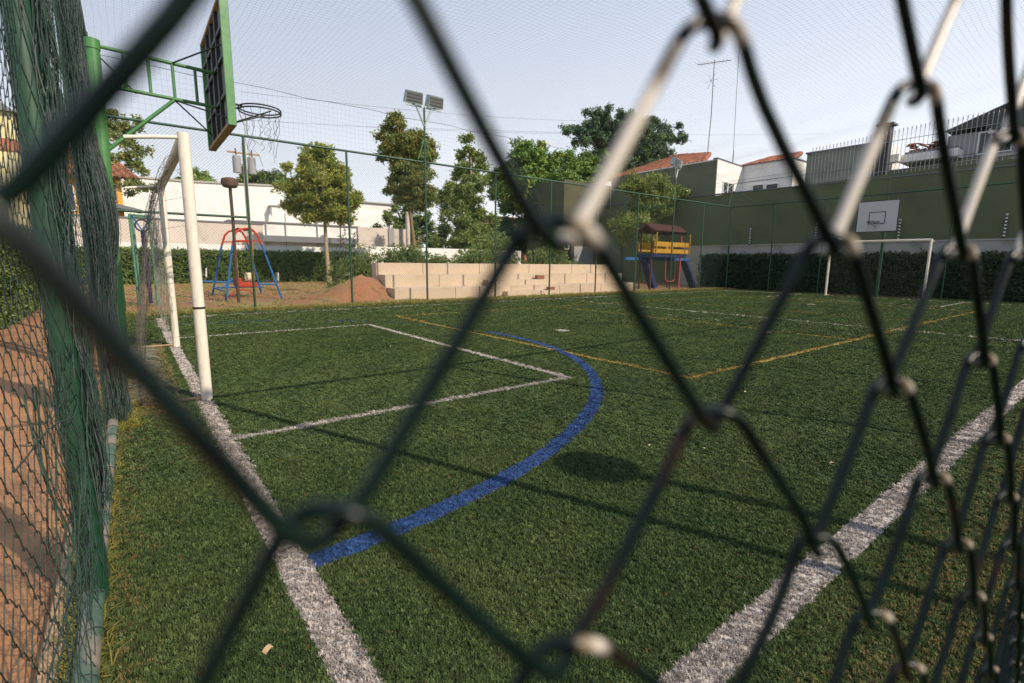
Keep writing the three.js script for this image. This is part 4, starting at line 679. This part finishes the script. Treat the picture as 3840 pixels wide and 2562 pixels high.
{
  const h = thing('white_house', 'white house with stepped walls, small windows and red tiled roof behind the green wall', 'house');
  part('wall', prism([[29.5, 0], [32.63, 0], [32.63, 7.66], [29.5, 7.8]], -24, -17.48), M.white, h); part('wall', box(32.63, 35, 0, 7.72, -30, -14.32), M.white, h);
  part('side_wall', box(29.44, 29.5, 0, 7.72, -26, -17.49), M.wallOlive, h); part('parapet_cap', [prism([[29.42, 7.8], [32.63, 7.66], [32.63, 7.72], [29.42, 7.86]], -17.75, -17.44), box(32.56, 35.05, 7.72, 7.78, -17.4, -14.26)], M.roofGrey, h);
  roofTiles(h, [29.6, 7.68, -26.6], [29.6, 7.72, -18.6], [32, 8.75, -19.6], [32, 9.0, -22], 26); roofTiles(h, [32.9, 7.75, -14.6], [32.9, 7.75, -17.9], [35, 8.45, -17], [35, 8.45, -15], 12);
  windowAt(h, 30.25, 31.45, 5.75, 6.5, -17.49, -17.42, 'z'); part('window_bar', [box(30.8, 30.86, 5.8, 6.45, -17.47, -17.43), rod([30.3, 5.8, -17.44], [31.4, 6.45, -17.44], 0.012, 4), rod([30.3, 6.45, -17.44], [31.4, 5.8, -17.44], 0.012, 4)], M.white, h);
  windowAt(h, 32.57, 32.64, 5.9, 6.45, -16.75, -16.0, 'x'); windowAt(h, 32.57, 32.64, 5.9, 6.4, -15.9, -15.1, 'x');
  const a = thing('roof_antenna', 'television antenna on a tall thin mast above the white house', 'antenna', [31, 0, -19.1]);
  part('mast', bend([[0, 8.3, -0.05], [0.02, 11, 0.03], [0, 14.3, 0]], 0.028, 6), M.steel, a); part('boom', rod([0, 14.35, -1.2], [0, 13.95, 1.15], 0.02, 5), M.steel, a);
  for (let k = 0; k < 9; k++) { const q = -1.1 + k * 0.26, l = 0.5 - k * 0.03; part('element', rod([-l, 14.16 - q * 0.174, q], [l, 14.16 - q * 0.174, q], 0.008, 4), M.steel, a); }
  for (let k = 0; k < 6; k++) { const q = k * 1.047; part('lower_element', rod([0, 13.1, -0.15], [0.1, 13.1 + 0.5 * Math.sin(q), -0.15 + 0.5 * Math.cos(q)], 0.01, 4), M.steel, a); }
  const b = thing('thin_mast', 'plain thin mast right of the television antenna', 'mast', [33, 0, -18.5]); part('mast', bend([[0, 8.2, 0.05], [0, 12, -0.05], [0, 16.6, -0.12]], 0.016, 5), M.steel, b); part('socket', rod([0, 8.1, 0.05], [0, 8.9, 0.05], 0.035, 6), M.steel, b);
}
{
  const h = thing('garage_house', 'olive building with shade put into its wall colour and a pale garage door behind the terrace', 'building'); part('wall', box(24.6, 29.4, 0, 7.1, -30, -26), M.wallPaintedShade, h); part('side_wing', box(27.7, 29.4, 0, 2.6, -26, -23.4), M.wallOlive, h);
  part('garage_door', box(25.6, 28.4, 1.0, 2.55, -26, -25.95), M.grey, h); for (let k = 0; k < 4; k++) part('door_panel', box(25.65, 28.35, 1.05 + k * 0.37, 1.39 + k * 0.37, -25.95, -25.93), M.grey, h); part('door_pillar', box(25.2, 25.5, 0.9, 2.7, -26, -25.8), M.dark, h); part('door_pillar', box(28.45, 28.7, 0.9, 2.7, -26, -25.8), M.dark, h);
  windowAt(h, 24.7, 25.15, 2.3, 3.7, -26, -25.93, 'z'); part('upper_opening', box(25.6, 28.4, 2.7, 3.6, -26, -25.98), M.dark, h);
  const n = thing('neighbour_block', 'dark olive block with square chimney behind the spiked railing', 'building'); part('wall', box(29.5, 33, 0, 7.22, -12.3, -9.25), M.wallGrey, n); part('parapet', box(29.4, 33, 7.22, 7.3, -12.35, -9.2), M.roofGrey, n);
  part('chimney', box(29.45, 29.95, 5.4, 8.0, -9.12, -8.66), M.dark, n); part('chimney_cap', box(29.38, 30.05, 8.0, 8.1, -9.24, -8.52, 0.02), M.roofGrey, n); part('white_wall', box(29.6, 33, 5.4, 7.5, -9.2, -9.13), M.white, n); part('low_wall', box(30.2, 33, 4, 6.0, -9.3, -4.5), M.wallOlive, n);
  const m = thing('flat_roofed_house', 'house with white flat roof edges behind the spiked railing', 'house'); part('wall', box(31.6, 37, 3, 6.4, -8.3, -5.4), M.wallOlive, m); part('roof_edge', box(31.0, 37, 6.4, 6.78, -8.55, -6.35, 0.01), M.white, m); part('roof_edge', box(30.6, 31.0, 6.44, 6.8, -9.1, -8.5, 0.01), M.white, m); part('roof_top', box(31.1, 37, 6.78, 6.9, -8.4, -6.4), M.roofGrey, m);
  part('tile_pile', (() => { const g = []; for (let k = 0; k < 22; k++) { const b = box(-0.2, 0.2, -0.02, 0.02, -0.13, 0.13); b.rotateY(rr(-0.6, 0.6)); b.rotateX(rr(-0.4, 0.4)); b.translate(31.6 + rr(0, 0.6), 6.95 + rnd() * 0.4, -8.4 + rr(0, 1.0)); g.push(b); } return g; })(), M.brick, m, 'stuff');
  const r = thing('gabled_house', 'grey house with dark green gable at the upper right edge', 'house'); part('wall', box(32, 38, 3, 7.55, -7.0, -1), M.grey, r); part('gable', prism([[5.7, 7.75], [7.1, 7.75], [3.9, 9.0], [-2, 9.2], [-2, 7.5], [5.4, 7.5]].map(p => [p[0], p[1]]), 0, 4), std([0.05, 0.065, 0.055], 0.8), r).applyMatrix4(new THREE.Matrix4().makeRotationY(Math.PI / 2).setPosition(31.7, 0, 0));
  windowAt(r, 31.94, 32.01, 6.5, 7.5, -5.9, -5.4, 'x'); windowAt(r, 31.94, 32.01, 6.5, 7.5, -5.3, -4.7, 'x'); part('wall_lamp', box(31.8, 32, 7.35, 7.6, -5.55, -5.25, 0.03), M.white, r); part('sill_band', box(31.9, 32, 6.3, 6.4, -7, -1), M.ledge, r);
}
{
  const w = thing('white_warehouse', 'long white warehouse with stepped roofline behind the playground hedge', 'warehouse');
  part('wall', prism([[-2, 0], [10.7, 0], [10.7, 7.35], [4.2, 7.05], [-2, 7.0]], -50, -45), M.white, w); part('roof_edge', prism([[-2, 7.0], [4.2, 7.05], [10.7, 7.35], [10.7, 7.48], [4.2, 7.18], [-2, 7.12]], -50, -44.9), M.ledge, w);
  part('front_block', box(9.6, 20.2, 0, 5.65, -50, -44.2), M.white, w); part('upper_block', box(14.8, 20.2, 5.65, 6.55, -50, -44.3), M.white, w); part('roof_edge', [box(9.5, 14.8, 5.65, 5.75, -50, -44.1), box(14.8, 20.3, 6.55, 6.66, -50, -44.1)], M.ledge, w);
  part('low_front', box(6.2, 15.8, 0, 4.15, -44, -42), M.white, w); part('roof_edge', box(6.1, 15.9, 4.15, 4.26, -44, -41.9), M.roofGrey, w); part('awning', prism([[8.0, 2.75], [15.6, 2.75], [15.6, 3.2], [8.0, 3.2]], -42, -41.2), M.roofGrey, w);
  for (const x of [8.6, 10.0, 12.4]) part('down_pipe', rod([x, 2, -41.9], [x, 4.9, -41.9], 0.04, 5), M.grey, w); part('vent', prism([[9.0, 4.2], [9.45, 4.2], [9.25, 4.9], [9.15, 4.9]], -43.5, -43), M.white, w);
  const a = thing('concrete_wall', 'pinkish grey concrete wall behind the hedge at left, by the goal post', 'wall'); part('wall', box(-2, 6.6, 0, 3.42, -33.3, -33), M.pink, a); part('coping', box(-2, 6.65, 3.42, 3.5, -33.35, -32.95), M.roofGrey, a);
  const b = thing('concrete_wall', 'pinkish concrete wall ending in a corner left of the tall olive tree', 'wall'); part('wall', box(12.4, 15.95, 0, 3.6, -33.3, -33), M.pink, b); part('pilaster', box(14.55, 14.95, 0, 3.62, -33, -32.9), M.grey, b);
  const c = thing('garden_wall', 'low white wall showing between the clipped hedge and the warehouse', 'wall'); part('wall', box(-4, 13, 0, 2.15, -31.4, -31.2), M.white, c);
  const d = thing('garden_wall', 'low cream wall behind the shrubs on the terrace top', 'wall'); part('wall', box(9.6, 19.2, 0.8, 2.05, -24.2, -24), M.white, d);
  const e = thing('yellow_house', 'small yellow house with red tiled roof and brick wall at the centre, between trees', 'house'); part('wall', box(27, 34, 0, 4.5, -42, -38.2), M.yellow, e); roofTiles(e, [26.4, 4.4, -37.9], [34.5, 4.4, -37.9], [34.5, 5.8, -40.5], [26.4, 5.8, -40.5], 34); part('brick_wall', box(26.4, 34, 0, 3.2, -37.6, -37.4), M.brick, e); windowAt(e, 31.3, 32.6, 3.3, 4.1, -38.2, -38.1, 'z');
  const f = thing('orange_house', 'orange house with brown tiled eaves at the left, behind the netted posts', 'house'); part('wall', box(-7.5, 0.1, 0, 5.6, -40, -34), M.yellow, f); roofTiles(f, [-7.8, 5.5, -33.4], [0.7, 5.5, -33.4], [-0.6, 7.2, -37], [-7.8, 7.2, -37], 26); part('porch_roof', prism([[-0.4, 3.9], [0.85, 3.75], [0.85, 3.85], [-0.4, 4.15]], -34, -32.6), M.roofGrey, f); windowAt(f, -0.7, -0.1, 4.3, 5.2, -34, -33.92, 'z', M.wood); part('lower_wall', box(-7.5, 0.05, 0, 3.2, -33.6, -33.4), M.white, f); windowAt(f, -3.1, -1.8, 3.7, 5.0, -34, -33.92, 'z');
  const g = thing('pale_house', 'pale yellow house corner at the far left edge above the hedge', 'house'); part('wall', box(-9, -2.72, 0, 6.3, -29, -25), M.pale, g); part('band', box(-9, -2.68, 5.0, 5.4, -29, -24.95), M.brick, g); part('roof', prism([[-9.2, 6.3], [-2.6, 6.3], [-3.4, 6.9], [-9.2, 7.6]], -29.2, -24.8), M.roofGrey, g); windowAt(g, -4.2, -3.3, 2.6, 3.6, -25, -24.93, 'z');
  const u = thing('utility_pole', 'concrete utility pole with two grey transformers behind the swing', 'utility pole', [6.37, -0.7, -36]); part('pole', rod([0, 0, 0], [0.05, 9.3, 0], 0.12, 10), M.pink, u); for (const s of [-1, 1]) { part('transformer', [new THREE.CylinderGeometry(0.24, 0.24, 0.95, 14).translate(s * 0.42, 7.9, 0.1), new THREE.CylinderGeometry(0.2, 0.24, 0.08, 14).translate(s * 0.42, 8.41, 0.1)], M.grey, u); part('insulator', rod([s * 0.42, 8.4, 0.1], [s * 0.46, 8.9, 0.1], 0.04, 6), M.lampBrown, u); } part('cross_arm', box(-0.9, 0.9, 8.6, 8.7, -0.06, 0.06), M.wood, u);
  const v = thing('concrete_post', 'plain concrete post before the wall corner left of the tall trees', 'post', [15.75, 0, -32.4]); part('post', rod([0, 0, 0], [0, 4.75, 0], 0.15, 10), M.pink, v);
  [[[8.9, 15.6, -50], [56, 21.2, -50], 'upper'], [[8.7, 13.3, -50], [66, 21.3, -50], 'middle'], [[20, 14.6, -50], [128, 31, -50], 'lower']].forEach(([a, b, n]) => { const k = thing('power_cable', n + ' of the thin power cables crossing the sky', 'cable'), p = []; for (let s = 0; s <= 16; s++) { const q = s / 16; p.push([a[0] + (b[0] - a[0]) * q, a[1] + (b[1] - a[1]) * q - 0.5 * Math.sin(Math.PI * q), a[2]]); } part('cable', bend(p, 0.014, 5), M.steel, k); });
}

renderer.render(scene, camera);
